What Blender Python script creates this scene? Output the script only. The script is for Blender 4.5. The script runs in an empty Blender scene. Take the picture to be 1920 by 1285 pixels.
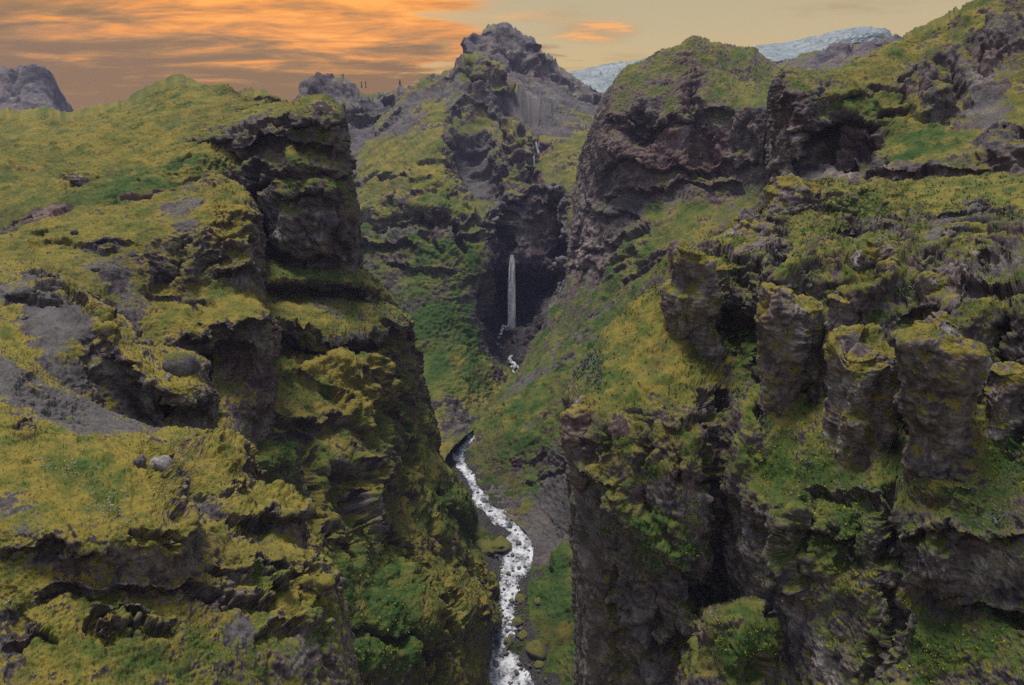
import bpy, math, random
import numpy as np

# ------------------------------------------------------------------ camera
F_PX, W_PX, H_PX = 1300.0, 1920.0, 1285.0
CAM_Z = 340.0
PITCH = math.radians(16.4)
sc = bpy.context.scene
cam_data = bpy.data.cameras.new('camera')
cam_data.sensor_width = 36.0
cam_data.lens = 36.0 * F_PX / W_PX
cam_data.clip_start = 1.0
cam_data.clip_end = 40000.0
cam = bpy.data.objects.new('camera', cam_data)
sc.collection.objects.link(cam)
cam.location = (0, 0, CAM_Z)
cam.rotation_euler = (math.radians(90) - PITCH, 0, 0)
sc.camera = cam

# ------------------------------------------------------------------ light
SUN_EL, SUN_AZ = 77.0, -45.0       # degrees; azimuth measured from +Y towards +X (left = negative)
sun_data = bpy.data.lights.new('sun', 'SUN')
sun_data.energy = 3.2
sun_data.angle = math.radians(14)
sun_data.color = (1.0, 0.92, 0.78)
sun = bpy.data.objects.new('sun', sun_data)
sc.collection.objects.link(sun)
_az, _el = math.radians(SUN_AZ), math.radians(SUN_EL)
sun.rotation_euler = (math.pi / 2 - _el, 0, math.pi - _az)   # points from the sun direction to the ground

world = bpy.data.worlds.new('World')
sc.world = world
world.use_nodes = True
wn, wl = world.node_tree.nodes, world.node_tree.links
wn.clear()


class NT:
    """tiny helper to write node graphs"""
    def __init__(self, tree):
        self.n, self.l = tree.nodes, tree.links

    def put(self, sock, v):
        if isinstance(v, bpy.types.NodeSocket):
            self.l.new(v, sock)
        elif v is not None:
            if hasattr(sock, 'default_value'):
                try:
                    sock.default_value = v
                except Exception:
                    sock.default_value = tuple(v) + (1.0,)

    def math(self, op, a, b=None, c=None, clamp=False):
        n = self.n.new('ShaderNodeMath'); n.operation = op; n.use_clamp = clamp
        self.put(n.inputs[0], a); self.put(n.inputs[1], b); self.put(n.inputs[2], c)
        return n.outputs[0]

    def mix(self, f, a, b, mode='MIX'):
        n = self.n.new('ShaderNodeMix'); n.data_type = 'RGBA'; n.blend_type = mode
        self.put(n.inputs[0], f)
        for s, v in ((n.inputs[6], a), (n.inputs[7], b)):
            if isinstance(v, tuple) and len(v) == 3:
                v = v + (1.0,)
            self.put(s, v)
        return n.outputs[2]

    def ramp(self, f, stops):
        n = self.n.new('ShaderNodeValToRGB')
        cr = n.color_ramp
        while len(cr.elements) < len(stops):
            cr.elements.new(0.5)
        for e, (p, c) in zip(cr.elements, stops):
            e.position = p
            e.color = (c, c, c, 1) if isinstance(c, (int, float)) else tuple(c) + (1,)
        self.put(n.inputs[0], f)
        return n.outputs[0]

    def smooth(self, x, a, b):
        n = self.n.new('ShaderNodeMapRange'); n.interpolation_type = 'SMOOTHSTEP'
        self.put(n.inputs[0], x)
        n.inputs[1].default_value = a; n.inputs[2].default_value = b
        n.inputs[3].default_value = 0; n.inputs[4].default_value = 1
        return n.outputs[0]

    def noise(self, vec, scale, detail=6, rough=0.55, dist=0.0):
        n = self.n.new('ShaderNodeTexNoise')
        self.put(n.inputs['Vector'], vec)
        n.inputs['Scale'].default_value = scale
        n.inputs['Detail'].default_value = detail
        n.inputs['Roughness'].default_value = rough
        n.inputs['Distortion'].default_value = dist
        return n.outputs['Fac']

    def vec(self, x, y, z):
        n = self.n.new('ShaderNodeCombineXYZ')
        self.put(n.inputs[0], x); self.put(n.inputs[1], y); self.put(n.inputs[2], z)
        return n.outputs[0]

    def mapping(self, v, scale=(1, 1, 1), loc=(0, 0, 0), rot=(0, 0, 0)):
        n = self.n.new('ShaderNodeMapping')
        self.put(n.inputs[0], v)
        n.inputs['Scale'].default_value = scale
        n.inputs['Location'].default_value = loc
        n.inputs['Rotation'].default_value = rot
        return n.outputs[0]

    def attr(self, name):
        n = self.n.new('ShaderNodeAttribute'); n.attribute_name = name
        return n.outputs['Fac']


def build_world():
    t = NT(world.node_tree)
    out = t.n.new('ShaderNodeOutputWorld')
    tc = t.n.new('ShaderNodeTexCoord')
    d = tc.outputs['Generated']
    sep = t.n.new('ShaderNodeSeparateXYZ'); t.l.new(d, sep.inputs[0])
    x, y, z = sep.outputs
    sky = t.n.new('ShaderNodeTexSky')
    sky.sky_type = 'NISHITA'; sky.sun_disc = False
    sky.sun_elevation = _el; sky.sun_rotation = _az
    sky.air_density = 1.2; sky.dust_density = 2.5
    nish = t.mix(1.0, sky.outputs[0], (0.07, 0.07, 0.07), 'MULTIPLY')
    # dusk veil: a warm band along the horizon that turns grey-blue overhead
    az = t.math('ARCTAN2', x, y)                       # 0 ahead, negative to the left
    veil = t.ramp(t.math('MAXIMUM', z, 0.0), [
        (0.0, (0.57, 0.345, 0.075)), (0.10, (0.52, 0.36, 0.11)), (0.17, (0.43, 0.33, 0.13)),
        (0.26, (0.50, 0.44, 0.34)), (0.45, (0.44, 0.47, 0.55)), (1.0, (0.48, 0.53, 0.67))])
    base = t.mix(0.80, nish, veil)
    # cloud layer seen in perspective
    zz = t.math('ADD', t.math('MAXIMUM', z, 0.0), 0.09)
    u = t.math('DIVIDE', x, zz); v = t.math('DIVIDE', y, zz)
    uv = t.vec(u, v, 0.0)
    n1 = t.noise(t.mapping(uv, (0.55, 1.15, 1)), 1.0, 8, 0.60, 0.35)
    n2 = t.noise(t.mapping(uv, (0.9, 1.7, 1), (3.1, 7.7, 0)), 1.6, 8, 0.62, 0.3)
    # the cloud bank covers the sunset side, thinner elsewhere
    bank = t.math('SUBTRACT', 1.0, t.smooth(t.math('ADD', az, t.math('ADD', t.math('MULTIPLY', t.math('SUBTRACT', n1, 0.5), 0.7), t.math('MULTIPLY', t.math('SUBTRACT', n2, 0.5), 0.5))), -0.20, 0.04))
    back = t.smooth(t.math('ABSOLUTE', az), 1.6, 2.6)
    bank = t.math('MULTIPLY', bank, t.math('SUBTRACT', 1.0, t.math('MULTIPLY', back, 0.5)))
    cover = t.smooth(t.math('ADD', n1, t.math('MULTIPLY', bank, 0.45)), 0.50, 0.80)
    # a detached wisp to the right of the peak
    wz = t.math('DIVIDE', t.math('SUBTRACT', t.math('ADD', z, t.math('MULTIPLY', az, 0.05)), 0.140), 0.020)
    wa = t.math('DIVIDE', t.math('SUBTRACT', az, 0.105), 0.085)
    wisp = t.math('SUBTRACT', 1.0, t.math('ADD', t.math('MULTIPLY', wz, wz), t.math('MULTIPLY', wa, wa)))
    wisp = t.smooth(t.math('ADD', t.math('MAXIMUM', wisp, -0.6), t.math('MULTIPLY', t.math('SUBTRACT', n2, 0.5), 2.6)), 0.15, 1.25)
    cover = t.math('MAXIMUM', cover, t.math('MULTIPLY', wisp, 0.75))
    low = t.math('SUBTRACT', 1.0, t.smooth(z, 0.22, 0.5))
    cover = t.math('MULTIPLY', cover, t.math('ADD', 0.25, t.math('MULTIPLY', low, 0.75)))
    glow = t.math('MULTIPLY', t.math('SUBTRACT', 1.0, t.smooth(t.math('ABSOLUTE', t.math('ADD', az, 0.22)), 0.10, 0.75)), t.smooth(z, 0.045, 0.15))
    lit = t.math('ADD', t.math('MULTIPLY', t.math('SUBTRACT', n2, 0.5), 3.3), t.math('ADD', t.math('MULTIPLY', glow, 0.95), t.math('ADD', -0.18, t.math('MULTIPLY', wisp, 0.55))))
    ccol = t.ramp(t.math('MULTIPLY', lit, 1.0, clamp=True), [
        (0.0, (0.205, 0.112, 0.030)), (0.25, (0.27, 0.142, 0.032)), (0.5, (0.43, 0.190, 0.036)),
        (0.75, (0.68, 0.25, 0.025)), (1.0, (0.84, 0.34, 0.04))])
    ccol = t.mix(t.math('SUBTRACT', 1.0, low), ccol, (0.44, 0.47, 0.56))
    fin = t.mix(cover, base, ccol)
    # below the horizon: a dim earth tone
    fin = t.mix(t.smooth(z, -0.06, -0.005), (0.10, 0.09, 0.07), fin)
    bg = t.n.new('ShaderNodeBackground')
    t.l.new(fin, bg.inputs[0]); bg.inputs[1].default_value = 1.0
    t.l.new(bg.outputs[0], out.inputs[0])


build_world()
sc.view_settings.view_transform = 'Standard'
sc.view_settings.look = 'None'
sc.view_settings.exposure = 0.5
sc.view_settings.gamma = 1.0
sc.cycles.use_denoising = False
sc.cycles.sample_clamp_indirect = 2.0
sc.cycles.sample_clamp_direct = 6.0
sc.cycles.max_bounces = 6
sc.cycles.diffuse_bounces = 3
sc.cycles.volume_bounces = 1

# ------------------------------------------------------------------ helpers
rng = np.random.default_rng(11)
random.seed(5)
STEP = 2.1            # mesh spacing in photograph pixels (1920 wide)
CP, SP = math.cos(PITCH), math.sin(PITCH)


def unproject(px, py, y):
    """photo direction + forward distance in metres -> world point"""
    a = (np.asarray(px, float) - W_PX / 2) / F_PX
    b = (np.asarray(py, float) - H_PX / 2) / F_PX
    dy = CP - b * SP
    dz = -SP - b * CP
    k = np.asarray(y, float) / dy
    return np.stack([a * k, dy * k, dz * k + CAM_Z], -1)


def project(P):
    x, y, z = P[..., 0], P[..., 1], P[..., 2] - CAM_Z
    f = y * CP - z * SP
    u = y * SP + z * CP
    f = np.maximum(f, 1.0)
    return W_PX / 2 + F_PX * x / f, H_PX / 2 - F_PX * u / f


def pchip(xk, yk, x):
    """monotone cubic through knots; yk (K, ...) -> (len(x), ...)"""
    xk = np.asarray(xk, float); yk = np.asarray(yk, float)
    sh = (-1,) + (1,) * (yk.ndim - 1)
    h = np.diff(xk).reshape(sh)
    dl = np.diff(yk, axis=0) / h
    m = np.zeros_like(yk)
    if len(xk) > 2:
        w1 = 2 * h[1:] + h[:-1]; w2 = h[1:] + 2 * h[:-1]
        same = dl[1:] * dl[:-1] > 0
        with np.errstate(divide='ignore', invalid='ignore'):
            hm = (w1 + w2) / (w1 / dl[:-1] + w2 / dl[1:])
        m[1:-1] = np.where(same, hm, 0)
    m[0] = dl[0]; m[-1] = dl[-1]
    i = np.clip(np.searchsorted(xk, x, side='right') - 1, 0, len(xk) - 2)
    hh = (xk[i + 1] - xk[i]).reshape(sh)
    t = ((x - xk[i])).reshape(sh) / hh
    t2, t3 = t * t, t * t * t
    return ((2 * t3 - 3 * t2 + 1) * yk[i] + (t3 - 2 * t2 + t) * hh * m[i]
            + (-2 * t3 + 3 * t2) * yk[i + 1] + (t3 - t2) * hh * m[i + 1])


# ---- tiling fractal noise volumes (built once by FFT)
NV = 128
def _bands():
    k = np.fft.fftfreq(NV) * NV
    kx, ky, kz = np.meshgrid(k, k, np.fft.rfftfreq(NV) * NV, indexing='ij')
    kk = np.sqrt(kx ** 2 + ky ** 2 + kz ** 2)
    white = np.fft.rfftn(rng.standard_normal((NV, NV, NV)))
    out = []
    for o in range(5):
        c = 4.5 * 2 ** o
        flt = np.exp(-0.5 * (np.log2(np.maximum(kk, 1e-3) / c) / 0.38) ** 2)
        b = np.fft.irfftn(white * flt, s=(NV, NV, NV))
        out.append((b / b.std()).astype(np.float32))
    return out
_b = _bands()
V_FBM = sum(b * 0.52 ** i for i, b in enumerate(_b)); V_FBM /= V_FBM.std()
V_RID = sum((1 - np.abs(b)) * 0.52 ** i for i, b in enumerate(_b)); V_RID = (V_RID - V_RID.mean()) / V_RID.std()
V_LOW = _b[0] + 0.35 * _b[1]; V_LOW /= V_LOW.std()
del _b


def _cells():
    """tiling Voronoi volumes: cell value, distance to the joint, and tilted facets"""
    n, m = 96, 250
    pts = rng.random((m, 3)).astype(np.float32) * n
    val = rng.uniform(-1, 1, m).astype(np.float32)
    grd = rng.normal(0, 1, (m, 3)).astype(np.float32) / (n / m ** (1 / 3)) * 1.15
    ax = np.arange(n, dtype=np.float32)
    best = np.full((n, n, n), 1e9, np.float32); sec = best.copy(); idx = np.zeros((n, n, n), np.int32)
    for k in range(m):
        d = []
        for c in range(3):
            q = np.abs(ax - pts[k, c]); q = np.minimum(q, n - q); d.append(q * q)
        d = d[0][:, None, None] + d[1][None, :, None] + d[2][None, None, :]
        c = d < best
        sec = np.where(c, best, np.minimum(sec, d)); best = np.where(c, d, best); idx[c] = k
    e = np.clip((np.sqrt(sec) - np.sqrt(best)) / 3.0, 0, 1)
    g = np.stack(np.meshgrid(ax, ax, ax, indexing='ij'), -1) - pts[idx]
    g = (g + n / 2) % n - n / 2
    fac = val[idx] * 0.8 + (g * grd[idx]).sum(-1)
    fac = fac / fac.std()
    return val[idx], e.astype(np.float32), fac.astype(np.float32)
V_CELL, V_EDGE, V_FAC = _cells()


def samp(V, q):
    """trilinear periodic lookup, q (N,3) in voxels"""
    n = V.shape[0]
    q = q.astype(np.float32)
    i0 = np.floor(q).astype(np.int32); f = q - i0
    i0 %= n; i1 = (i0 + 1) % n
    Vf = V.reshape(-1)
    x0, y0, z0 = i0[:, 0] * n * n, i0[:, 1] * n, i0[:, 2]
    x1, y1, z1 = i1[:, 0] * n * n, i1[:, 1] * n, i1[:, 2]
    fx, fy, fz = f[:, 0], f[:, 1], f[:, 2]
    def L(a, b): return Vf[a + b + z0] * (1 - fz) + Vf[a + b + z1] * fz
    return (L(x0, y0) * (1 - fy) + L(x0, y1) * fy) * (1 - fx) + (L(x1, y0) * (1 - fy) + L(x1, y1) * fy) * fx


_rot = np.linalg.qr(rng.standard_normal((3, 3)))[0]
def fbm(P, lam, seed=0.0, aniso=(1, 1, 1)):
    return samp(V_FBM, (P * (np.array(aniso) * 28.0 / lam)) @ _rot + seed * 17.3)
def low(P, lam, seed=0.0, aniso=(1, 1, 1)):      # smooth, only the two lowest octaves
    return samp(V_LOW, P * (np.array(aniso) * 28.0 / lam) + seed * 19.9)
def fbm_a(P, lam, seed=0.0, aniso=(1, 1, 1)):     # axis aligned (keeps stretched noise upright)
    return samp(V_FBM, P * (np.array(aniso) * 28.0 / lam) + seed * 17.3)
def rid(P, lam, seed=0.0, aniso=(1, 1, 1)):
    return samp(V_RID, P * (np.array(aniso) * 28.0 / lam) + seed * 13.7)
def cell(P, lam, seed=0.0, aniso=(1, 1, 1)):
    q = P * (np.array(aniso) * 15.2 / lam) + seed * 11.1
    return samp(V_CELL, q), samp(V_EDGE, q)
def facet(P, lam, seed=0.0, aniso=(1, 1, 1)):
    q = P * (np.array(aniso) * 15.2 / lam) + seed * 11.1
    return samp(V_FAC, q), samp(V_EDGE, q)


def sstep(x, a, b):
    t = np.clip((x - a) / (b - a), 0, 1)
    return t * t * (3 - 2 * t)


_layer = rng.uniform(-1, 1, 4096).astype(np.float32)
def strata(P, thick, warp, seed):
    """horizontal beds: outward offset (-1..1) that changes abruptly between beds"""
    h = P[:, 2] + warp * thick * low(P, thick * 9, seed) + 0.16 * thick * low(P, thick * 2.2, seed + 3)
    t = h / thick + seed * 37
    k = np.floor(t).astype(int); f = t - k
    var = 0.55 * low(np.stack([P[:, 0], P[:, 1], k * thick * 3.3], -1), thick * 6, seed + 5)
    a = _layer[k % 4096]; b = _layer[(k + 1) % 4096]
    return a + (b - a) * sstep(f, 0.78, 1.0) + var


def normals_grid(P):
    du = np.gradient(P, axis=1); dv = np.gradient(P, axis=0)
    n = np.cross(du, dv)
    n /= np.maximum(np.linalg.norm(n, axis=-1, keepdims=True), 1e-9)
    # make them face the viewer / the sky
    view = np.array([0, 0, CAM_Z]) - P
    s = np.sign((n * view).sum(-1).mean())
    return n * (s if s != 0 else 1)


def blur(A, k):
    """cheap separable box blur on a grid (edge padded)"""
    if k < 1: return A
    for ax in (0, 1):
        pad = [(0, 0)] * A.ndim; pad[ax] = (k + 1, k)
        c = np.cumsum(np.pad(A, pad, mode='edge'), axis=ax)
        n = A.shape[ax]
        hi = np.take(c, range(2 * k + 1, 2 * k + 1 + n), axis=ax)
        lo = np.take(c, range(0, n), axis=ax)
        A = (hi - lo) / (2 * k + 1)
    return A


def seg_dist(px, py, pts):
    """distance to a polyline and where along it (0..1)"""
    best = np.full(px.shape, 1e9); al = np.zeros(px.shape)
    L = [0.0]
    for (a, b), (c, d) in zip(pts[:-1], pts[1:]):
        L.append(L[-1] + math.hypot(c - a, d - b))
    for i, ((a, b), (c, d)) in enumerate(zip(pts[:-1], pts[1:])):
        vx, vy = c - a, d - b
        t = np.clip(((px - a) * vx + (py - b) * vy) / (vx * vx + vy * vy + 1e-9), 0, 1)
        dd = (px - a - t * vx) ** 2 + (py - b - t * vy) ** 2
        m = dd < best
        best = np.where(m, dd, best); al = np.where(m, (L[i] + t * (L[i + 1] - L[i])) / L[-1], al)
    return np.sqrt(best), al


def stamp(px, py, op):
    """weight field (0..1 or -1..1) of one sculpting or painting stroke, and the indices it touches"""
    k = op[0]
    if k in ('e', 'd'):            # ellipse: cx, cy, rx, ry, [rot]
        cx, cy, rx, ry = op[1:5]
        r = math.radians(op[5]) if len(op) > 5 else 0.0
        dx, dy = px - cx, py - cy
        u = (dx * math.cos(r) + dy * math.sin(r)) / rx
        v = (-dx * math.sin(r) + dy * math.cos(r)) / ry
        q = u * u + v * v
        return np.exp(-q * q * 0.9) if k == 'e' else np.exp(-q * 1.2)
    pts, w = op[1], op[2]
    d, al = seg_dist(px, py, pts)
    end = np.minimum(1, np.minimum(al, 1 - al) * 6 + 0.35)
    if k == 'b':                   # soft ridge or gully along a line
        return np.exp(-(d / w) ** 2) * end
    if k == 'c':                   # narrow crack: sharp bottom
        return np.clip(1 - d / w, 0, 1) ** 0.7 * end
    if k == 's':                   # ledge: pushed out above the line, in below it
        xs = [p[0] for p in pts]; ys = [p[1] for p in pts]
        s = py - np.interp(px, xs, ys)
        ins = sstep(px, xs[0] - w * .6, xs[0] + w * .6) * (1 - sstep(px, xs[-1] - w * .6, xs[-1] + w * .6))
        up = np.exp(-(np.minimum(s, 0) / (1.1 * w)) ** 2); dn = np.exp(-(np.maximum(s, 0) / (1.5 * w)) ** 2)
        f = sstep(s, -0.12 * w - 1.5, 0.12 * w + 2.0)
        return (up * (1 - f) * 0.6 - dn * f) * ins
    raise ValueError(k)


def link(name, verts, quads, mat, smooth=True, attrs=None, parent=None):
    me = bpy.data.meshes.new(name)
    nv, nf = len(verts), len(quads)
    me.vertices.add(nv)
    me.vertices.foreach_set('co', np.ascontiguousarray(verts, np.float32).ravel())
    k = quads.shape[1]
    me.loops.add(nf * k)
    me.loops.foreach_set('vertex_index', np.ascontiguousarray(quads, np.int32).ravel())
    me.polygons.add(nf)
    me.polygons.foreach_set('loop_start', np.arange(0, nf * k, k, dtype=np.int32))
    me.polygons.foreach_set('loop_total', np.full(nf, k, np.int32))
    me.polygons.foreach_set('use_smooth', np.full(nf, smooth))
    me.update(calc_edges=True)
    for a, v in (attrs or {}).items():
        at = me.attributes.new(a, 'FLOAT', 'POINT')
        at.data.foreach_set('value', np.ascontiguousarray(v, np.float32).ravel())
    if mat: me.materials.append(mat)
    o = bpy.data.objects.new(name, me)
    sc.collection.objects.link(o)
    if parent is not None: o.parent = parent
    return o


def tag(o, label=None, cat=None, kind=None, group=None):
    if label: o['label'] = label
    if cat: o['category'] = cat
    if kind: o['kind'] = kind
    if group: o['group'] = group
    return o


def grid_quads(nv, nu):
    i = np.arange(nv * nu).reshape(nv, nu)
    return np.stack([i[:-1, :-1], i[:-1, 1:], i[1:, 1:], i[1:, :-1]], -1).reshape(-1, 4)


def rock_relief(P, N, S, rocky, mossy, steep, seed, o):
    """displacement (along normal, along horizontal normal) of a ground surface; S = metres per photo pixel"""
    L = S * o.get('lam', 130)
    big = o.get('big', 1.0); fine = o.get('fine', 1.0)
    d = S * big * (5.0 * low(P, L, seed) * (0.5 + 0.5 * rocky))
    w1 = P + 0.05 * L * low(P, L * .5, seed + 1)[:, None]
    az_ = o.get('blockz', 0.62)
    f1, e1 = facet(w1, L * 0.85, seed, (1, 1, az_))          # big angular crags
    f2, e2 = facet(w1, S * o.get('block', 44), seed + 3, (1, 1, az_))
    f3, e3 = facet(P, S * 17, seed + 5, (1, 1, 0.9))
    bk = o.get('blocky', 1.0)
    patch = sstep(low(P, S * 70, seed + 12), -0.7, 0.6)      # fractured here, smooth there
    d += S * bk * rocky * (3.7 * big * f1 - 1.5 * (1 - e1) + (0.35 + 0.65 * patch) * (2.1 * f2 - 1.3 * (1 - e2) + 0.95 * f3 - 0.7 * (1 - e3)))
    fl = o.get('flute', 0.0)
    if fl:                                   # upright ribs and runnels on the walls
        f4, e4 = facet(P, S * 62, seed + 7, (1, 1, 0.13))
        d += S * fl * steep * (4.0 * low(P, S * 80, seed + 2, (1, 1, 0.16)) + 3.4 * f4 - 4.0 * (1 - e4))
    d += S * fine * (1.1 * fbm(P, S * 24, seed + 6) * rocky + 0.75 * fbm(P, S * 9, seed + 7))
    # cushions of moss: rounded bumps parted by creases
    d -= S * o.get('tuft', 1.0) * mossy * (1.25 * rid(P, S * 34, seed + 8) + 0.75 * rid(P, S * 13, seed + 9) + 1.6 * low(P, S * 55, seed + 10))
    st = o.get('strata', 0.0)
    dh = np.zeros(len(P))
    if st:
        T = S * o.get('bed', 24)
        sp = sstep(low(P, S * 110, seed + 14, (1, 1, 1.6)), -0.7, 0.7)
        dh = S * st * steep * (0.35 + 0.65 * sp) * (3.2 * strata(P, T, o.get('warp', 1.2), seed) + 1.0 * strata(P, T * 0.36, o.get('warp', 1.2), seed + 11))
    return d, dh


ATTR0 = {'m': 0.0, 'g': 0.0, 's': 0.0, 'r': 0.0, 'k': 0.0}


def surface_masks(P, Nf, Nb, S, seed, o, paint):
    """moss cover, lushness, scree, redness, bare-rock tone from slope, noise and painted patches"""
    nz = Nf[:, 2]; nb = Nb[:, 2]
    n1 = fbm(P, S * 90, seed + 21); n2 = fbm(P, S * 22, seed + 22); n3 = fbm(P, S * 7, seed + 23)
    v = 0.80 * nz + 0.42 * nb + 0.20 * n1 + 0.17 * n2 + 0.10 * n3 - 0.11 + o.get('moss', 0.0) + paint['m'] - 0.9 * paint['s']
    moss = sstep(v, 0.42, 0.66)
    lush = np.clip(o.get('lush', 0.3) + 0.07 + paint['g'] + 0.14 * n1 + 0.10 * fbm(P, S * 45, seed + 25) + 0.06 * n3, 0, 1)
    red = np.clip(o.get('red', 0.1) + paint['r'] + 0.16 * fbm(P, S * 120, seed + 26), 0, 1)
    scree = np.clip(paint['s'] * (1.0 + 0.4 * n2), 0, 1)
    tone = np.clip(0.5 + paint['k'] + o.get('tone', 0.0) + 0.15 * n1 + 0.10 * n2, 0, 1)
    return {'moss': moss, 'lush': lush, 'red': red, 'scree': scree, 'tone': tone}


BUILT = {}


def sheet(name, rows, sculpt=(), paint=(), back=None, step=STEP, seed=1.0, label=None, cat='cliff', mat=None, kind='structure', **o):
    """a landform: rows of (photo x, photo y, distance) from its crest to its foot, interpolated,
    sculpted by strokes, roughened by rock/moss relief; every vertex ends at its real place in metres"""
    dens = step
    rows = [([(r[0][0] - 280, r[0][1], r[0][2])] if r[0][0] < -50 else []) + list(r) + ([(r[-1][0] + 320, r[-1][1], r[-1][2])] if r[-1][0] > 1990 else []) for r in rows]
    wmax = max(r[-1][0] - r[0][0] for r in rows)
    nu = int(max(12, min(wmax, 2100) / dens))
    uu = np.linspace(0, 1, 700)
    met = np.zeros(699)
    for r in rows:
        r = np.array(r, float)
        px = r[0, 0] + uu * (r[-1, 0] - r[0, 0])
        q = pchip(r[:, 0], r[:, 1:], px)
        w = unproject(px, q[:, 0], q[:, 1])
        vis = ((q[1:, 0] > -60) & (q[1:, 0] < 1340)) * 0.75 + 0.25
        vis *= ((px[1:] > -60) & (px[1:] < 1980)) * 0.82 + 0.18
        wl_ = np.linalg.norm(np.diff(w, axis=0), axis=1) / (w[1:, 1] / F_PX)
        met = np.maximum(met, np.maximum(np.diff(px), np.minimum(0.40 * wl_, 4 * np.diff(px) + .05)) * vis)
    cum = np.concatenate([[0], np.cumsum(met)])
    nu = int(max(12, min(cum[-1], 2300) / dens))
    u = np.interp(np.linspace(0, cum[-1], nu), cum, uu)
    W = []
    for r in rows:
        r = np.array(r, float)
        xs = r[:, 0]
        px = xs[0] + u * (xs[-1] - xs[0])
        q = pchip(xs, r[:, 1:], px)
        W.append(unproject(px, q[:, 0], q[:, 1]))
    if back:
        for dy, dz in back:
            r0 = W[0].copy(); r0[:, 2] = 0
            r0 /= np.linalg.norm(r0, axis=1, keepdims=True)
            W.insert(0, W[0] + r0 * dy - np.array([0, 0, dz]))
    W = np.array(W)
    nb = len(back) if back else 0
    seg = []
    for i in range(len(W) - 1):
        a, b = project(W[i]), project(W[i + 1])
        inside = (np.maximum(a[1], b[1]) > -40) & (np.minimum(a[1], b[1]) < 1330)
        dl = np.hypot(a[0] - b[0], a[1] - b[1])
        wl_ = np.linalg.norm(W[i] - W[i + 1], axis=1) / (np.minimum(W[i][:, 1], W[i + 1][:, 1]) / F_PX)
        dl = np.maximum(dl, np.minimum(.45 * wl_, 3 * dl))
        dl = np.where(inside, dl, dl * 0.2)
        k = int(max(3, np.percentile(dl, 85) / dens)) if i >= nb else 8
        seg.append(min(k, 220))
    v = np.concatenate([[0]] + [i + np.arange(1, k + 1) / k for i, k in enumerate(seg)])
    P = pchip(np.arange(len(W)), W, v)
    ny, nx = P.shape[:2]
    Ng = blur(normals_grid(P), 3)
    Ng /= np.maximum(np.linalg.norm(Ng, axis=-1, keepdims=True), 1e-9)
    Pf = P.reshape(-1, 3).copy(); N = Ng.reshape(-1, 3)
    S = o.get('S') or float(np.median(Pf[:, 1])) / F_PX
    px, py = project(Pf)
    wx = 9.0 * low(Pf, S * 170, 1.3) + 5.0 * low(Pf, S * 60, 3.3) + 2.0 * low(Pf, S * 18, 4.1)
    wy = 9.0 * low(Pf, S * 170, 2.7) + 5.0 * low(Pf, S * 60, 7.9) + 2.0 * low(Pf, S * 18, 8.3)
    qx, qy = px + wx, py + wy
    # painted attributes
    pa = {k: np.zeros(len(Pf)) for k in ATTR0}
    for p in paint:
        pa[p[0]] += p[1] * stamp(qx, qy, p[2:])
    cut = np.zeros(len(Pf))
    for s in sculpt:
        cut += s[0] * stamp(qx, qy, s[1:])
    # re-space the columns so that freshly cut scarps get their share of vertices
    G = (Pf + N * cut[:, None]).reshape(ny, nx, 3)
    old = np.hypot(*[np.diff(q.reshape(ny, nx), axis=0) for q in (px, py)]) + 0.3
    dc = np.abs(np.diff(cut.reshape(ny, nx), axis=0)) / S
    ex = 0.8 * np.minimum(dc, 12)
    ex = np.stack([np.convolve(np.pad(r, 14, mode='edge'), np.ones(29) / 29, mode='valid') for r in ex])
    met = old + ex
    oldc = np.concatenate([np.zeros((1, nx)), np.cumsum(old, axis=0)]); oldc /= oldc[-1:]
    cum = np.concatenate([np.zeros((1, nx)), np.cumsum(met, axis=0)]); cum /= cum[-1:]
    pos = np.empty((ny, nx))
    for c in range(nx):
        pos[:, c] = np.interp(oldc[:, c], cum[:, c], np.arange(ny))
    i0 = np.clip(np.floor(pos).astype(int), 0, ny - 2); fr = pos - i0
    cc = np.broadcast_to(np.arange(nx), (ny, nx))
    def respace(A):
        f = fr if A.ndim == 2 else fr[..., None]
        return A[i0, cc] * (1 - f) + A[i0 + 1, cc] * f
    G = respace(G)
    for k in pa: pa[k] = respace(pa[k].reshape(ny, nx)).ravel()
    Ng = blur(normals_grid(G), 2)
    Ng /= np.maximum(np.linalg.norm(Ng, axis=-1, keepdims=True), 1e-9)
    Pf = G.reshape(-1, 3); N = Ng.reshape(-1, 3)
    steep = sstep(-np.abs(N[:, 2]), -0.80, -0.35)
    rocky = np.clip(0.25 + 0.75 * steep - 0.55 * pa['m'] - 0.9 * pa['s'] + o.get('rocky', 0.0), 0.08, 1.0)
    mossy = np.clip(1 - rocky, 0.15, 1) * (1 - np.clip(pa['s'], 0, 0.9))
    d, dh = rock_relief(Pf, N, S, rocky, mossy, steep, seed, o)
    gf, ge = facet(Pf, S * 9, seed + 31)
    d += S * np.clip(pa['s'], 0, 1) * (0.9 * fbm(Pf, S * 16, seed + 30) + 0.6 * gf - 0.4 * (1 - ge))     # rubble
    Nh = N.copy(); Nh[:, 2] = 0
    Nh /= np.maximum(np.linalg.norm(Nh, axis=1, keepdims=True), 1e-6)
    # distance-aware stroke amplitude: strokes are given in metres
    d = d * o.get('amp', 1.0)
    Pf = Pf + N * d[:, None] + Nh * (dh * o.get('amp', 1.0))[:, None]
    G = Pf.reshape(ny, nx, 3)
    Nf = normals_grid(G)
    Nb = blur(Nf, 5)
    at = surface_masks(Pf, Nf.reshape(-1, 3), Nb.reshape(-1, 3), S, seed, o, pa)
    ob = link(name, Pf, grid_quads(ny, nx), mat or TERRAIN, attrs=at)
    tag(ob, label, cat, kind)
    BUILT[name] = (Pf, px, py, Nf.reshape(-1, 3), at)
    return ob


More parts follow.
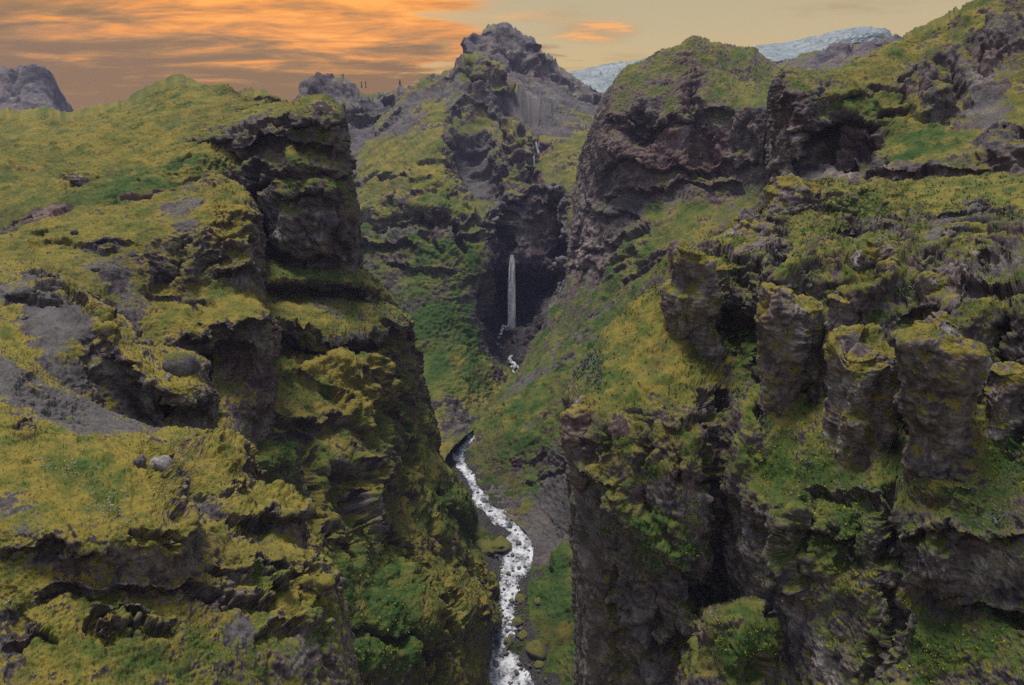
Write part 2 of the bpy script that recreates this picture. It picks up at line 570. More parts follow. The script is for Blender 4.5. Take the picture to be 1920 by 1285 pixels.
# ------------------------------------------------------------------ materials
def terrain_material(name, grain=1.0, gain=1.0):
    m = bpy.data.materials.new(name); m.use_nodes = True
    t = NT(m.node_tree)
    bsdf = t.n['Principled BSDF']
    geo = t.n.new('ShaderNodeNewGeometry')
    pos = geo.outputs['Position']
    moss, lush, red, scree, tone = (t.attr(a) for a in ('moss', 'lush', 'red', 'scree', 'tone'))
    g1 = t.noise(pos, 0.9 * grain, 5, 0.65)
    g2 = t.noise(pos, 0.17 * grain, 5, 0.6)
    g3 = t.noise(pos, 0.035 * grain, 4, 0.55)
    gs = t.noise(t.mapping(pos, (0.06, 0.06, 0.55)), grain, 6, 0.62, 0.6)      # bedding
    gv = t.noise(t.mapping(pos, (0.5, 0.5, 0.045)), grain, 5, 0.6)             # run-off streaks
    # moss: mustard -> olive -> deep green, with dry brown tussocks
    lv = t.math('ADD', lush, t.math('MULTIPLY', t.math('SUBTRACT', g2, 0.5), 0.55))
    lv = t.math('ADD', lv, t.math('MULTIPLY', t.math('SUBTRACT', g1, 0.5), 0.35))
    mcol = t.ramp(lv, [(0.0, (0.200, 0.158, 0.030)), (0.25, (0.152, 0.135, 0.028)), (0.5, (0.096, 0.106, 0.024)),
                       (0.75, (0.060, 0.088, 0.018)), (1.0, (0.028, 0.066, 0.014))])
    vary = t.math('ADD', 0.35, t.math('MULTIPLY', t.math('ADD', g1, g2), 0.65))
    brown = t.smooth(t.math('ADD', t.math('MULTIPLY', g3, 0.6), t.math('MULTIPLY', g1, 0.4)), 0.50, 0.66)
    mcol = t.mix(t.math('MULTIPLY', brown, 0.6), mcol, (0.075, 0.055, 0.026))
    pale = t.smooth(g1, 0.60, 0.74)
    mcol = t.mix(t.math('MULTIPLY', pale, 0.4), mcol, (0.27, 0.24, 0.10))
    dark = t.smooth(t.noise(pos, 0.5 * grain, 5, 0.7), 0.56, 0.66)
    mcol = t.mix(t.math('MULTIPLY', dark, 0.5), mcol, (0.032, 0.034, 0.014))
    # rock: grey-brown palagonite to purple-red, streaked
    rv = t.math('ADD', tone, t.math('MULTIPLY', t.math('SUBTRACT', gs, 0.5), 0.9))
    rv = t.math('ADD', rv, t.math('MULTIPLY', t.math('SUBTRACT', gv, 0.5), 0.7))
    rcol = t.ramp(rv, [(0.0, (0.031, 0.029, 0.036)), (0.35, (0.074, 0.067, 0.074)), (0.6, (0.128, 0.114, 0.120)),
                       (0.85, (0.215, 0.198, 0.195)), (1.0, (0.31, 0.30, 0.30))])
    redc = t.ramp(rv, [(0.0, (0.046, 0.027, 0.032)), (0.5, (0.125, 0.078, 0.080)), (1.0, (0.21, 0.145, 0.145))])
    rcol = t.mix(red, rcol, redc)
    lich = t.smooth(t.math('ADD', g1, t.math('MULTIPLY', g2, 0.5)), 0.82, 0.95)
    rcol = t.mix(t.math('MULTIPLY', lich, 0.5), rcol, (0.115, 0.105, 0.03))
    scol = t.ramp(t.math('ADD', t.math('MULTIPLY', g1, 0.6), t.math('MULTIPLY', tone, 0.4)), [
        (0.25, (0.045, 0.043, 0.048)), (0.5, (0.085, 0.080, 0.082)), (0.75, (0.13, 0.122, 0.12))])
    mm = t.math('ADD', moss, t.math('MULTIPLY', t.math('SUBTRACT', g1, 0.5), 0.7))
    mm = t.smooth(mm, 0.30, 0.62)
    col = t.mix(scree, rcol, scol)
    col = t.mix(mm, col, mcol)
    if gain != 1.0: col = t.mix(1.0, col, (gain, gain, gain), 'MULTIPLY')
    t.l.new(col, bsdf.inputs['Base Color'])
    bsdf.inputs['Roughness'].default_value = 0.92
    bsdf.inputs['Specular IOR Level'].default_value = 0.18
    bh = t.math('ADD', t.math('MULTIPLY', t.noise(pos, 2.2 * grain, 4, 0.7), 0.5), t.math('MULTIPLY', g1, 0.9))
    bump = t.n.new('ShaderNodeBump')
    bump.inputs['Strength'].default_value = 0.9
    bump.inputs['Distance'].default_value = 0.9 / grain
    t.l.new(bh, bump.inputs['Height'])
    t.l.new(bump.outputs[0], bsdf.inputs['Normal'])
    return m


TERRAIN = terrain_material('moss_and_rock', 1.6)
TERRAIN_DIMMED = terrain_material('dimmed_moss_and_rock', 1.9, 0.95)  # right wall colour darkened to stand for weaker sky light in the canyon
TERRAIN_NEAR = terrain_material('near_moss_and_rock', 2.6)
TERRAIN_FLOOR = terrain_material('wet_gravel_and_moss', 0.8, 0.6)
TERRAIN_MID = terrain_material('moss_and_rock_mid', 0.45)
TERRAIN_FAR = terrain_material('moss_and_rock_far', 0.16)

# ------------------------------------------------------------------ far setting
def ground_sheet():
    n = 60
    g = np.linspace(-1, 1, n)
    X, Y = np.meshgrid(np.sign(g) * np.abs(g) ** 1.5 * 2900, np.sign(g) * np.abs(g) ** 1.5 * 2250 + 1650)
    P = np.stack([X, Y, np.full_like(X, -30.0)], -1).reshape(-1, 3)
    P[:, 2] += 6 * fbm(P, 900, 2)
    z = np.zeros(len(P))
    o = link('ground', P, grid_quads(n, n), TERRAIN_FAR, attrs={'moss': z + .8, 'lush': z + .4, 'red': z, 'scree': z, 'tone': z + .5})
    tag(o, 'dark mossy lowland around and beneath the canyon', 'ground', 'structure')
ground_sheet()

sheet('mountain_far_left', [
    [(-90, 138, 2500), (-30, 126, 2500), (0, 124, 2500), (40, 121, 2500), (80, 124, 2500), (98, 138, 2500), (108, 158, 2520), (127, 190, 2600), (150, 225, 2700)],
    [(-90, 165, 2400), (-30, 160, 2400), (0, 158, 2390), (40, 160, 2390), (80, 165, 2400), (100, 178, 2430), (112, 190, 2480), (130, 205, 2560), (150, 232, 2680)],
    [(-90, 230, 2200), (0, 225, 2200), (80, 230, 2250), (150, 250, 2500)]],
    sculpt=[(-25, 'b', [(25, 135), (15, 160), (20, 200)], 12)],
    back=[(700, 500), (180, 30)], seed=4, mat=TERRAIN_FAR, moss=-0.75, red=0.0, tone=-0.05, lam=60, big=.12, strata=.15, bed=14, fine=.45, blocky=.22,
    label='flat-topped blue mountain at the left edge of the skyline', cat='mountain')

sheet('mountain_far_crag', [
    [(520, 200, 1560), (565, 175, 1560), (580, 150, 1550), (597, 134, 1550), (605, 142, 1550), (625, 137, 1550), (650, 146, 1560), (672, 156, 1570), (690, 163, 1600), (715, 160, 1640), (750, 162, 1650), (790, 162, 1660), (840, 180, 1680)],
    [(520, 225, 1500), (570, 205, 1490), (600, 185, 1470), (640, 185, 1470), (680, 195, 1480), (700, 205, 1500), (740, 200, 1560), (790, 195, 1600), (840, 205, 1620)],
    [(520, 260, 1430), (580, 250, 1400), (640, 240, 1390), (690, 235, 1400), (730, 228, 1460), (790, 220, 1520), (840, 225, 1560)],
    [(520, 330, 1300), (640, 310, 1280), (730, 280, 1330), (840, 260, 1430)]],
    sculpt=[(18, 's', [(640, 213), (690, 218), (730, 205)], 9), (-20, 'b', [(672, 165), (655, 210)], 9)],
    paint=[('s', .8, 'e', 690, 258, 60, 26, -30)],
    back=[(500, 350), (120, 20)], seed=6, mat=TERRAIN_FAR, moss=-0.60, red=0.02, tone=-.05, lam=60, big=.5, flute=.5, strata=.25, fine=.9,
    label='blue jagged crag on the skyline left of the central peak', cat='mountain')

GLACIER = bpy.data.materials.new('glacier_ice')
def _ice():
    GLACIER.use_nodes = True
    t = NT(GLACIER.node_tree); b = t.n['Principled BSDF']
    geo = t.n.new('ShaderNodeNewGeometry'); pos = geo.outputs['Position']
    n = t.noise(t.mapping(pos, (0.012, 0.03, 0.05)), 1.0, 7, 0.7, 0.8)
    c = t.ramp(n, [(0.32, (0.05, 0.07, 0.085)), (0.48, (0.10, 0.135, 0.15)), (0.64, (0.20, 0.24, 0.25))])
    t.l.new(c, b.inputs['Base Color']); b.inputs['Roughness'].default_value = 0.6
_ice()
sheet('glacier_right', [
    [(1390, 92, 3192), (1430, 86, 3154), (1480, 80, 3116), (1530, 68, 3040), (1570, 60, 3002), (1620, 53, 3002), (1650, 56, 3002), (1664, 58, 3002), (1675, 70, 3040)],
    [(1390, 104, 2964), (1430, 100, 2926), (1480, 98, 2888), (1530, 86, 2850), (1560, 76, 2812), (1600, 66, 2812), (1640, 64, 2812), (1664, 66, 2827), (1675, 80, 2888)],
    [(1390, 125, 2736), (1430, 118, 2736), (1480, 112, 2736), (1530, 104, 2736), (1560, 90, 2774), (1600, 80, 2781), (1675, 90, 2812)]],
    back=[(500, 200), (150, 10)], seed=8, mat=GLACIER, lam=40, big=.06, blocky=.35, block=8, blockz=.35, fine=.5, moss=-2, rocky=.7,
    label='pale blue crevassed glacier tongue on the skyline behind the right cliff', cat='glacier')
sheet('glacier_middle', [
    [(1040, 150, 3268), (1070, 136, 3268), (1110, 130, 3268), (1150, 122, 3268), (1200, 112, 3268), (1260, 100, 3268)],
    [(1040, 165, 3040), (1090, 150, 3040), (1140, 150, 3040), (1200, 140, 3040), (1260, 130, 3040)],
    [(1040, 190, 2812), (1100, 180, 2812), (1160, 175, 2812), (1260, 165, 2812)]],
    back=[(500, 200), (150, 10)], seed=9, mat=GLACIER, lam=60, big=.25, blocky=.6, block=10, blockz=.5, fine=.6, moss=-2, rocky=.5,
    label='smooth blue-white ice slope between the central peak and right massif', cat='glacier')
sheet('mountain_below_glacier', [
    [(1440, 128, 2280), (1480, 114, 2280), (1520, 103, 2242), (1545, 97, 2242), (1560, 82, 2242), (1575, 79, 2242), (1610, 76, 2242), (1640, 72, 2242), (1666, 66, 2242), (1700, 80, 2280)],
    [(1440, 140, 2128), (1480, 130, 2052), (1530, 125, 1976), (1560, 112, 2014), (1600, 105, 2052), (1650, 95, 2052), (1700, 100, 2052)],
    [(1400, 160, 1748), (1480, 150, 1748), (1560, 145, 1748), (1640, 130, 1748), (1720, 120, 1748)],
    [(1400, 220, 1368), (1560, 215, 1368), (1720, 210, 1368)]],
    sculpt=[(15, 's', [(1545, 108), (1580, 100), (1660, 90)], 6)],
    back=[(400, 300), (120, 20)], seed=10, mat=TERRAIN_FAR, moss=-.5, red=.15, lam=60, big=.7, flute=.4, fine=.8,
    label='dark rocky ridge under the glacier tongue', cat='mountain')

# ------------------------------------------------------------------ central peak
sheet('mountain_peak', [
    [(780, 185, 2150), (830, 150, 2120), (858, 122, 2100), (876, 92, 2060), (884, 78, 2050), (900, 66, 2030), (918, 50, 2010), (935, 42, 2000), (950, 41, 2000), (966, 52, 2000), (985, 63, 2010), (1000, 71, 2020), (1008, 92, 2040), (1022, 112, 2060), (1030, 126, 2080), (1050, 127, 2080), (1066, 132, 2090), (1080, 148, 2100), (1130, 162, 2120), (1200, 190, 2150)],
    [(780, 200, 2050), (830, 170, 2000), (860, 140, 1960), (885, 115, 1920), (905, 95, 1900), (935, 75, 1880), (960, 78, 1880), (985, 90, 1890), (1005, 108, 1910), (1022, 125, 1940), (1040, 140, 1960), (1066, 146, 1970), (1085, 160, 1990), (1130, 178, 2020), (1200, 205, 2050)],
    [(780, 215, 1930), (840, 190, 1880), (880, 150, 1840), (920, 130, 1810), (960, 125, 1800), (990, 135, 1810), (1020, 148, 1840), (1060, 160, 1850), (1090, 178, 1880), (1140, 195, 1920), (1200, 220, 1950)],
    [(780, 240, 1750), (880, 200, 1700), (960, 180, 1680), (1030, 190, 1700), (1100, 205, 1740), (1200, 240, 1800)],
    [(780, 300, 1560), (960, 250, 1520), (1100, 260, 1560), (1200, 290, 1600)]],
    sculpt=[(-22, 'b', [(935, 70), (955, 100), (975, 135)], 10), (22, 'b', [(905, 70), (890, 110)], 10), 
            (-20, 'e', 960, 118, 26, 26), (25, 'b', [(1000, 80), (1012, 120), (990, 140)], 9), (18, 's', [(1035, 152), (1080, 165), (1130, 180)], 8)],
    paint=[('s', .6, 'e', 960, 128, 28, 20), ('s', .8, 'e', 1040, 205, 110, 26), ('m', .12, 'e', 1070, 178, 50, 14), ('k', .12, 'e', 990, 130, 18, 14)],
    back=[(500, 500), (90, 30)], seed=12, mat=TERRAIN_FAR, moss=-.62, red=.05, tone=-.02, lam=50, big=.15, flute=.2, strata=.15, bed=16, fine=.9, blocky=.4,
    label='dark pointed rock peak at the centre of the skyline', cat='mountain')

# needle and the pair of small spires on the far crag
def spire(name, px, py0, py1, wpx, y, label, group=None, lean=0.0):
    top, bot = unproject(px, py0, y), unproject(px, py1, y)
    h = top[2] - bot[2]; r = wpx * y / F_PX / 2
    n, k = 10, 9
    vs = []
    for j in range(k):
        f = j / (k - 1)
        rr = r * (1.15 - 0.25 * f + 0.22 * math.sin(9 * f + px)) * (1 if f < 0.9 else 0.55)
        for i in range(n):
            a = 2 * math.pi * i / n
            q = rr * (1 + 0.22 * math.sin(3 * a + 5 * f + px))
            vs.append((bot[0] + q * math.cos(a) + lean * f * h, bot[1] + q * math.sin(a), bot[2] - 4 + f * (h + 4)))
    vs.append((bot[0] + lean * h, bot[1], top[2] + r * .3))
    fs = [(j * n + i, j * n + (i + 1) % n, (j + 1) * n + (i + 1) % n, (j + 1) * n + i) for j in range(k - 1) for i in range(n)]
    me = bpy.data.meshes.new(name)
    me.from_pydata(vs, [], fs + [((k - 1) * n + i, (k - 1) * n + (i + 1) % n, k * n) for i in range(n)])
    me.materials.append(ROCK)
    o = bpy.data.objects.new(name, me); sc.collection.objects.link(o)
    tag(o, label, 'rock spire', group=group)
    return o


def rock_material(name, mossy, wet=0.0, base=0.5, scale=1.0):
    m = bpy.data.materials.new(name); m.use_nodes = True
    t = NT(m.node_tree); b = t.n['Principled BSDF']
    geo = t.n.new('ShaderNodeNewGeometry'); pos = geo.outputs['Position']
    sep = t.n.new('ShaderNodeSeparateXYZ'); t.l.new(geo.outputs['Normal'], sep.inputs[0])
    g1 = t.noise(pos, 1.6 * scale, 5, 0.65); g2 = t.noise(pos, 0.4 * scale, 4, 0.6)
    r = t.ramp(t.math('ADD', t.math('MULTIPLY', g1, 0.5), t.math('MULTIPLY', g2, 0.5)), [
        (0.3, tuple(base * c for c in (0.05, 0.048, 0.054))), (0.5, tuple(base * c for c in (0.13, 0.122, 0.128))), (0.72, tuple(base * c for c in (0.30, 0.28, 0.28)))])
    mc = t.ramp(g1, [(0.3, (0.030, 0.040, 0.010)), (0.5, (0.075, 0.076, 0.018)), (0.7, (0.15, 0.13, 0.032))])
    mk = t.smooth(t.math('ADD', sep.outputs[2], t.math('ADD', t.math('MULTIPLY', t.math('SUBTRACT', g2, 0.5), 1.2), mossy)), 0.55, 0.8)
    t.l.new(t.mix(mk, r, mc), b.inputs['Base Color'])
    b.inputs['Roughness'].default_value = 0.9 - 0.4 * wet
    b.inputs['Specular IOR Level'].default_value = 0.2 + 0.25 * wet
    bp = t.n.new('ShaderNodeBump'); bp.inputs['Strength'].default_value = 0.5; bp.inputs['Distance'].default_value = 0.4
    t.l.new(g1, bp.inputs['Height']); t.l.new(bp.outputs[0], b.inputs['Normal'])
    return m
ROCK = rock_material('bare_rock', -0.5)
ROCK_MOSS = rock_material('mossy_boulder', 0.05, 0, .7, .7)
ROCK_WET = rock_material('river_stone', -0.6, 0.7, 0.42)
ROCK_PALE = rock_material('lichen_rock', -0.35, 0, 1.5)

spire('rock_spire', 750, 149, 163, 2.6, 1650, 'tall thin rock needle on the skyline left of the central peak')
spire('rock_spire', 686, 152, 162, 1.4, 1590, 'short thin rock spike, right one of the pair on the far blue crag')
spire('rock_spire', 678, 153, 162, 1.6, 1590, 'short thin rock spike, left one of the pair on the far blue crag')

# ------------------------------------------------------------------ head of the canyon: mountain flank, falls amphitheatre
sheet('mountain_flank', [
    [(560, 350, 1500), (645, 277, 1480), (700, 236, 1460), (738, 200, 1450), (757, 180, 1440), (782, 156, 1430), (806, 141, 1420), (830, 133, 1410), (850, 124, 1400), (857, 106, 1390), (880, 96, 1385), (905, 97, 1385), (920, 112, 1390), (935, 140, 1410), (952, 152, 1425), (975, 160, 1445), (1005, 172, 1470), (1050, 190, 1490), (1085, 205, 1500), (1135, 230, 1500), (1180, 260, 1500)],
    [(560, 390, 1350), (645, 310, 1330), (700, 262, 1320), (760, 215, 1320), (820, 185, 1320), (860, 155, 1310), (885, 140, 1300), (910, 140, 1300), (930, 160, 1320), (945, 185, 1350), (975, 200, 1375), (1020, 210, 1400), (1080, 225, 1410), (1135, 245, 1410), (1180, 280, 1410)],
    [(560, 430, 1220), (650, 340, 1210), (720, 280, 1210), (780, 240, 1210), (830, 215, 1220), (865, 215, 1250), (905, 210, 1280), (940, 225, 1270), (965, 238, 1260), (1000, 250, 1320), (1040, 248, 1330), (1090, 255, 1310), (1135, 270, 1290), (1180, 310, 1300)],
    [(560, 460, 1130), (650, 370, 1120), (720, 310, 1120), (780, 280, 1110), (830, 262, 1120), (862, 265, 1180), (900, 262, 1220), (930, 258, 1190), (960, 255, 1170), (985, 272, 1190), (1004, 285, 1250), (1030, 275, 1240), (1080, 280, 1230), (1130, 300, 1200), (1180, 340, 1200)],
    [(560, 490, 1070), (650, 395, 1060), (720, 345, 1050), (780, 318, 1040), (830, 312, 1050), (870, 325, 1120), (905, 315, 1160), (935, 300, 1140), (965, 298, 1120), (990, 308, 1130), (1004, 318, 1170), (1035, 315, 1160), (1080, 325, 1150), (1120, 340, 1120), (1180, 370, 1120)],
    [(560, 520, 1020), (660, 410, 1010), (720, 372, 1000), (780, 350, 985), (830, 348, 990), (880, 362, 1040), (920, 372, 1080), (945, 345, 1090), (980, 342, 1085), (1010, 340, 1090), (1040, 345, 1080), (1080, 355, 1080), (1120, 370, 1060), (1180, 400, 1050)],
    [(560, 540, 1000), (660, 432, 985), (720, 402, 965), (780, 390, 945), (830, 388, 940), (880, 392, 960), (925, 398, 1000), (945, 384, 1050), (975, 372, 1065), (1010, 366, 1065), (1045, 368, 1060), (1075, 375, 1055), (1120, 395, 1030), (1180, 430, 1000)],
    [(560, 580, 980), (660, 470, 965), (720, 450, 945), (780, 448, 925), (830, 448, 915), (880, 446, 920), (925, 445, 945), (945, 440, 1010), (962, 436, 1055), (1000, 430, 1062), (1040, 428, 1050), (1062, 432, 1020), (1085, 440, 990), (1120, 450, 970), (1180, 470, 950)],
    [(560, 620, 960), (660, 520, 945), (720, 505, 920), (780, 510, 895), (830, 510, 885), (880, 505, 890), (915, 500, 910), (930, 498, 990), (946, 492, 1045), (965, 492, 1046), (1000, 490, 1045), (1040, 488, 1040), (1058, 488, 985), (1080, 490, 950), (1120, 500, 920), (1180, 520, 880)],
    [(560, 680, 920), (660, 580, 910), (720, 565, 885), (780, 562, 860), (830, 560, 865), (880, 558, 875), (915, 555, 900), (926, 550, 960), (934, 549, 1090), (965, 548, 1150), (1005, 545, 1150), (1034, 545, 1090), (1046, 545, 975), (1075, 540, 930), (1120, 540, 890), (1180, 560, 840)],
    [(560, 760, 860), (660, 660, 850), (720, 635, 835), (780, 615, 820), (830, 605, 835), (880, 605, 855), (915, 612, 890), (928, 616, 960), (940, 614, 1040), (962, 612, 1090), (985, 608, 1080), (1004, 602, 1000), (1020, 598, 930), (1060, 580, 890), (1120, 580, 850), (1180, 600, 800)],
    [(600, 860, 760), (700, 760, 760), (770, 690, 770), (830, 665, 790), (880, 655, 825), (920, 655, 870), (940, 655, 925), (958, 655, 935), (975, 652, 920), (990, 640, 900), (1020, 630, 870), (1060, 620, 850), (1120, 620, 810), (1180, 640, 770)],
    [(640, 920, 680), (740, 820, 690), (800, 750, 710), (850, 715, 745), (900, 700, 790), (935, 695, 840), (955, 697, 862), (968, 697, 862), (985, 690, 840), (1020, 680, 810), (1060, 670, 790), (1180, 690, 700)],
    [(680, 960, 600), (780, 860, 630), (820, 800, 660), (850, 770, 690), (890, 755, 730), (925, 745, 770), (950, 740, 790), (975, 740, 780), (1020, 740, 720), (1180, 760, 600)],
    [(720, 990, 560), (800, 900, 580), (840, 850, 610), (870, 820, 650), (900, 800, 690), (940, 790, 700), (1020, 800, 640), (1180, 820, 540)]],
    sculpt=[
        (7.0, 's', [(770, 302), (830, 292), (858, 305)], 12), (8.0, 's', [(655, 345), (700, 338), (745, 330)], 9), (5, 's', [(760, 350), (850, 358), (900, 382)], 12),
        (-18, 'b', [(660, 425), (740, 402), (800, 420), (860, 415)], 14), (9.0, 's', [(690, 425), (790, 408), (870, 420), (930, 400)], 13), (9, 's', [(672, 462), (740, 452), (780, 466)], 11), (8, 's', [(840, 446), (925, 436)], 9),
        (7, 's', [(730, 512), (790, 508), (850, 500)], 10), (6, 's', [(860, 528), (915, 522)], 9),
        (-25, 'c', [(862, 470), (850, 440), (862, 420)], 12), (-14, 'c', [(806, 470), (800, 440)], 8),
        (-30, 'b', [(858, 255), (885, 310), (925, 370)], 22), (-26, 'b', [(1008, 265), (1000, 300), (985, 340)], 10),
        (11.0, 's', [(935, 275), (960, 268), (985, 280)], 8), (10.0, 's', [(930, 310), (965, 302), (1000, 312)], 8), (16, 'e', 955, 245, 16, 10), (14, 'e', 965, 286, 22, 10), (14, 'e', 975, 328, 22, 12),
        (-40, 'e', 950, 440, 12, 40), (-45, 'e', 1046, 470, 14, 60), (13.0, 's', [(940, 500), (990, 512), (1050, 500)], 14),
        (7.0, 's', [(942, 372), (990, 360), (1050, 372)], 8), (6.0, 's', [(950, 392), (1000, 386), (1070, 400)], 7), (-18, 'c', [(1040, 365), (1050, 405)], 9),
        (7.0, 's', [(620, 218), (700, 232), (760, 210)], 8), (-14, 'b', [(880, 120), (895, 165)], 10), (18, 'b', [(925, 120), (945, 175)], 10), (7.0, 's', [(850, 200), (900, 190), (950, 200)], 10),
        (18, 'e', 1110, 590, 25, 18), (-16, 'b', [(905, 560), (920, 610), (935, 650)], 12), (7.0, 's', [(1000, 630), (1040, 600), (1090, 580)], 12), (8, 'e', 985, 620, 14, 12)],
    paint=[
        ('s', .95, 'e', 745, 225, 70, 22, -38), ('s', .95, 'e', 880, 290, 26, 60, -25), ('s', .9, 'e', 920, 350, 20, 42, -25), ('s', .95, 'e', 1035, 222, 90, 26, 6), ('s', 1.0, 'e', 985, 188, 50, 26), ('m', -.5, 'e', 985, 188, 50, 26), ('s', .5, 'e', 850, 170, 60, 24),
        ('s', .7, 'e', 655, 320, 22, 45, 40), ('m', .35, 'e', 720, 310, 70, 60), ('m', .28, 'e', 800, 330, 60, 45), ('m', .30, 'e', 960, 260, 25, 16), ('m', .3, 'e', 965, 345, 30, 22),
        ('m', .45, 'e', 740, 455, 60, 12), ('m', .4, 'e', 790, 395, 110, 14), ('m', .45, 'e', 820, 470, 90, 18), ('m', .3, 'e', 830, 520, 110, 30), ('m', .6, 'e', 830, 640, 75, 70), ('m', .5, 'e', 880, 690, 60, 60),
        ('g', .35, 'e', 800, 520, 190, 90), ('g', .45, 'e', 830, 640, 110, 90), ('g', .2, 'e', 780, 420, 160, 40),
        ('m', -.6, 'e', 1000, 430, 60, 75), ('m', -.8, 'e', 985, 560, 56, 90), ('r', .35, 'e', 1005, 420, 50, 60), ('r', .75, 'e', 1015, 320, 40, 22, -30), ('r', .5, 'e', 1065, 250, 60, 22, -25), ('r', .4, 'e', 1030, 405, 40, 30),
        ('k', -.7, 'e', 985, 565, 62, 75), ('s', .8, 'e', 905, 640, 20, 40, -30), ('m', -.4, 'e', 1060, 560, 50, 60, -40), ('k', .18, 'e', 1060, 560, 50, 60, -40), ('m', -.5, 'e', 955, 640, 30, 60), ('k', -.3, 'e', 955, 650, 40, 60), ('m', -.3, 'e', 740, 425, 60, 14),  # falls alcove toned down: shade of the recess painted into the rock colour
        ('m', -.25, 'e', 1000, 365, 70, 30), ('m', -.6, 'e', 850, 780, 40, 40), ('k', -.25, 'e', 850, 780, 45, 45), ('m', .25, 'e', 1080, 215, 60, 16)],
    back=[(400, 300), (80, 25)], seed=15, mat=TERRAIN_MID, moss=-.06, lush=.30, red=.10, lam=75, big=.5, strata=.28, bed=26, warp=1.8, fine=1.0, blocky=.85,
    label='mossy mountain flank with dark falls amphitheatre at the canyon head', cat='mountain')

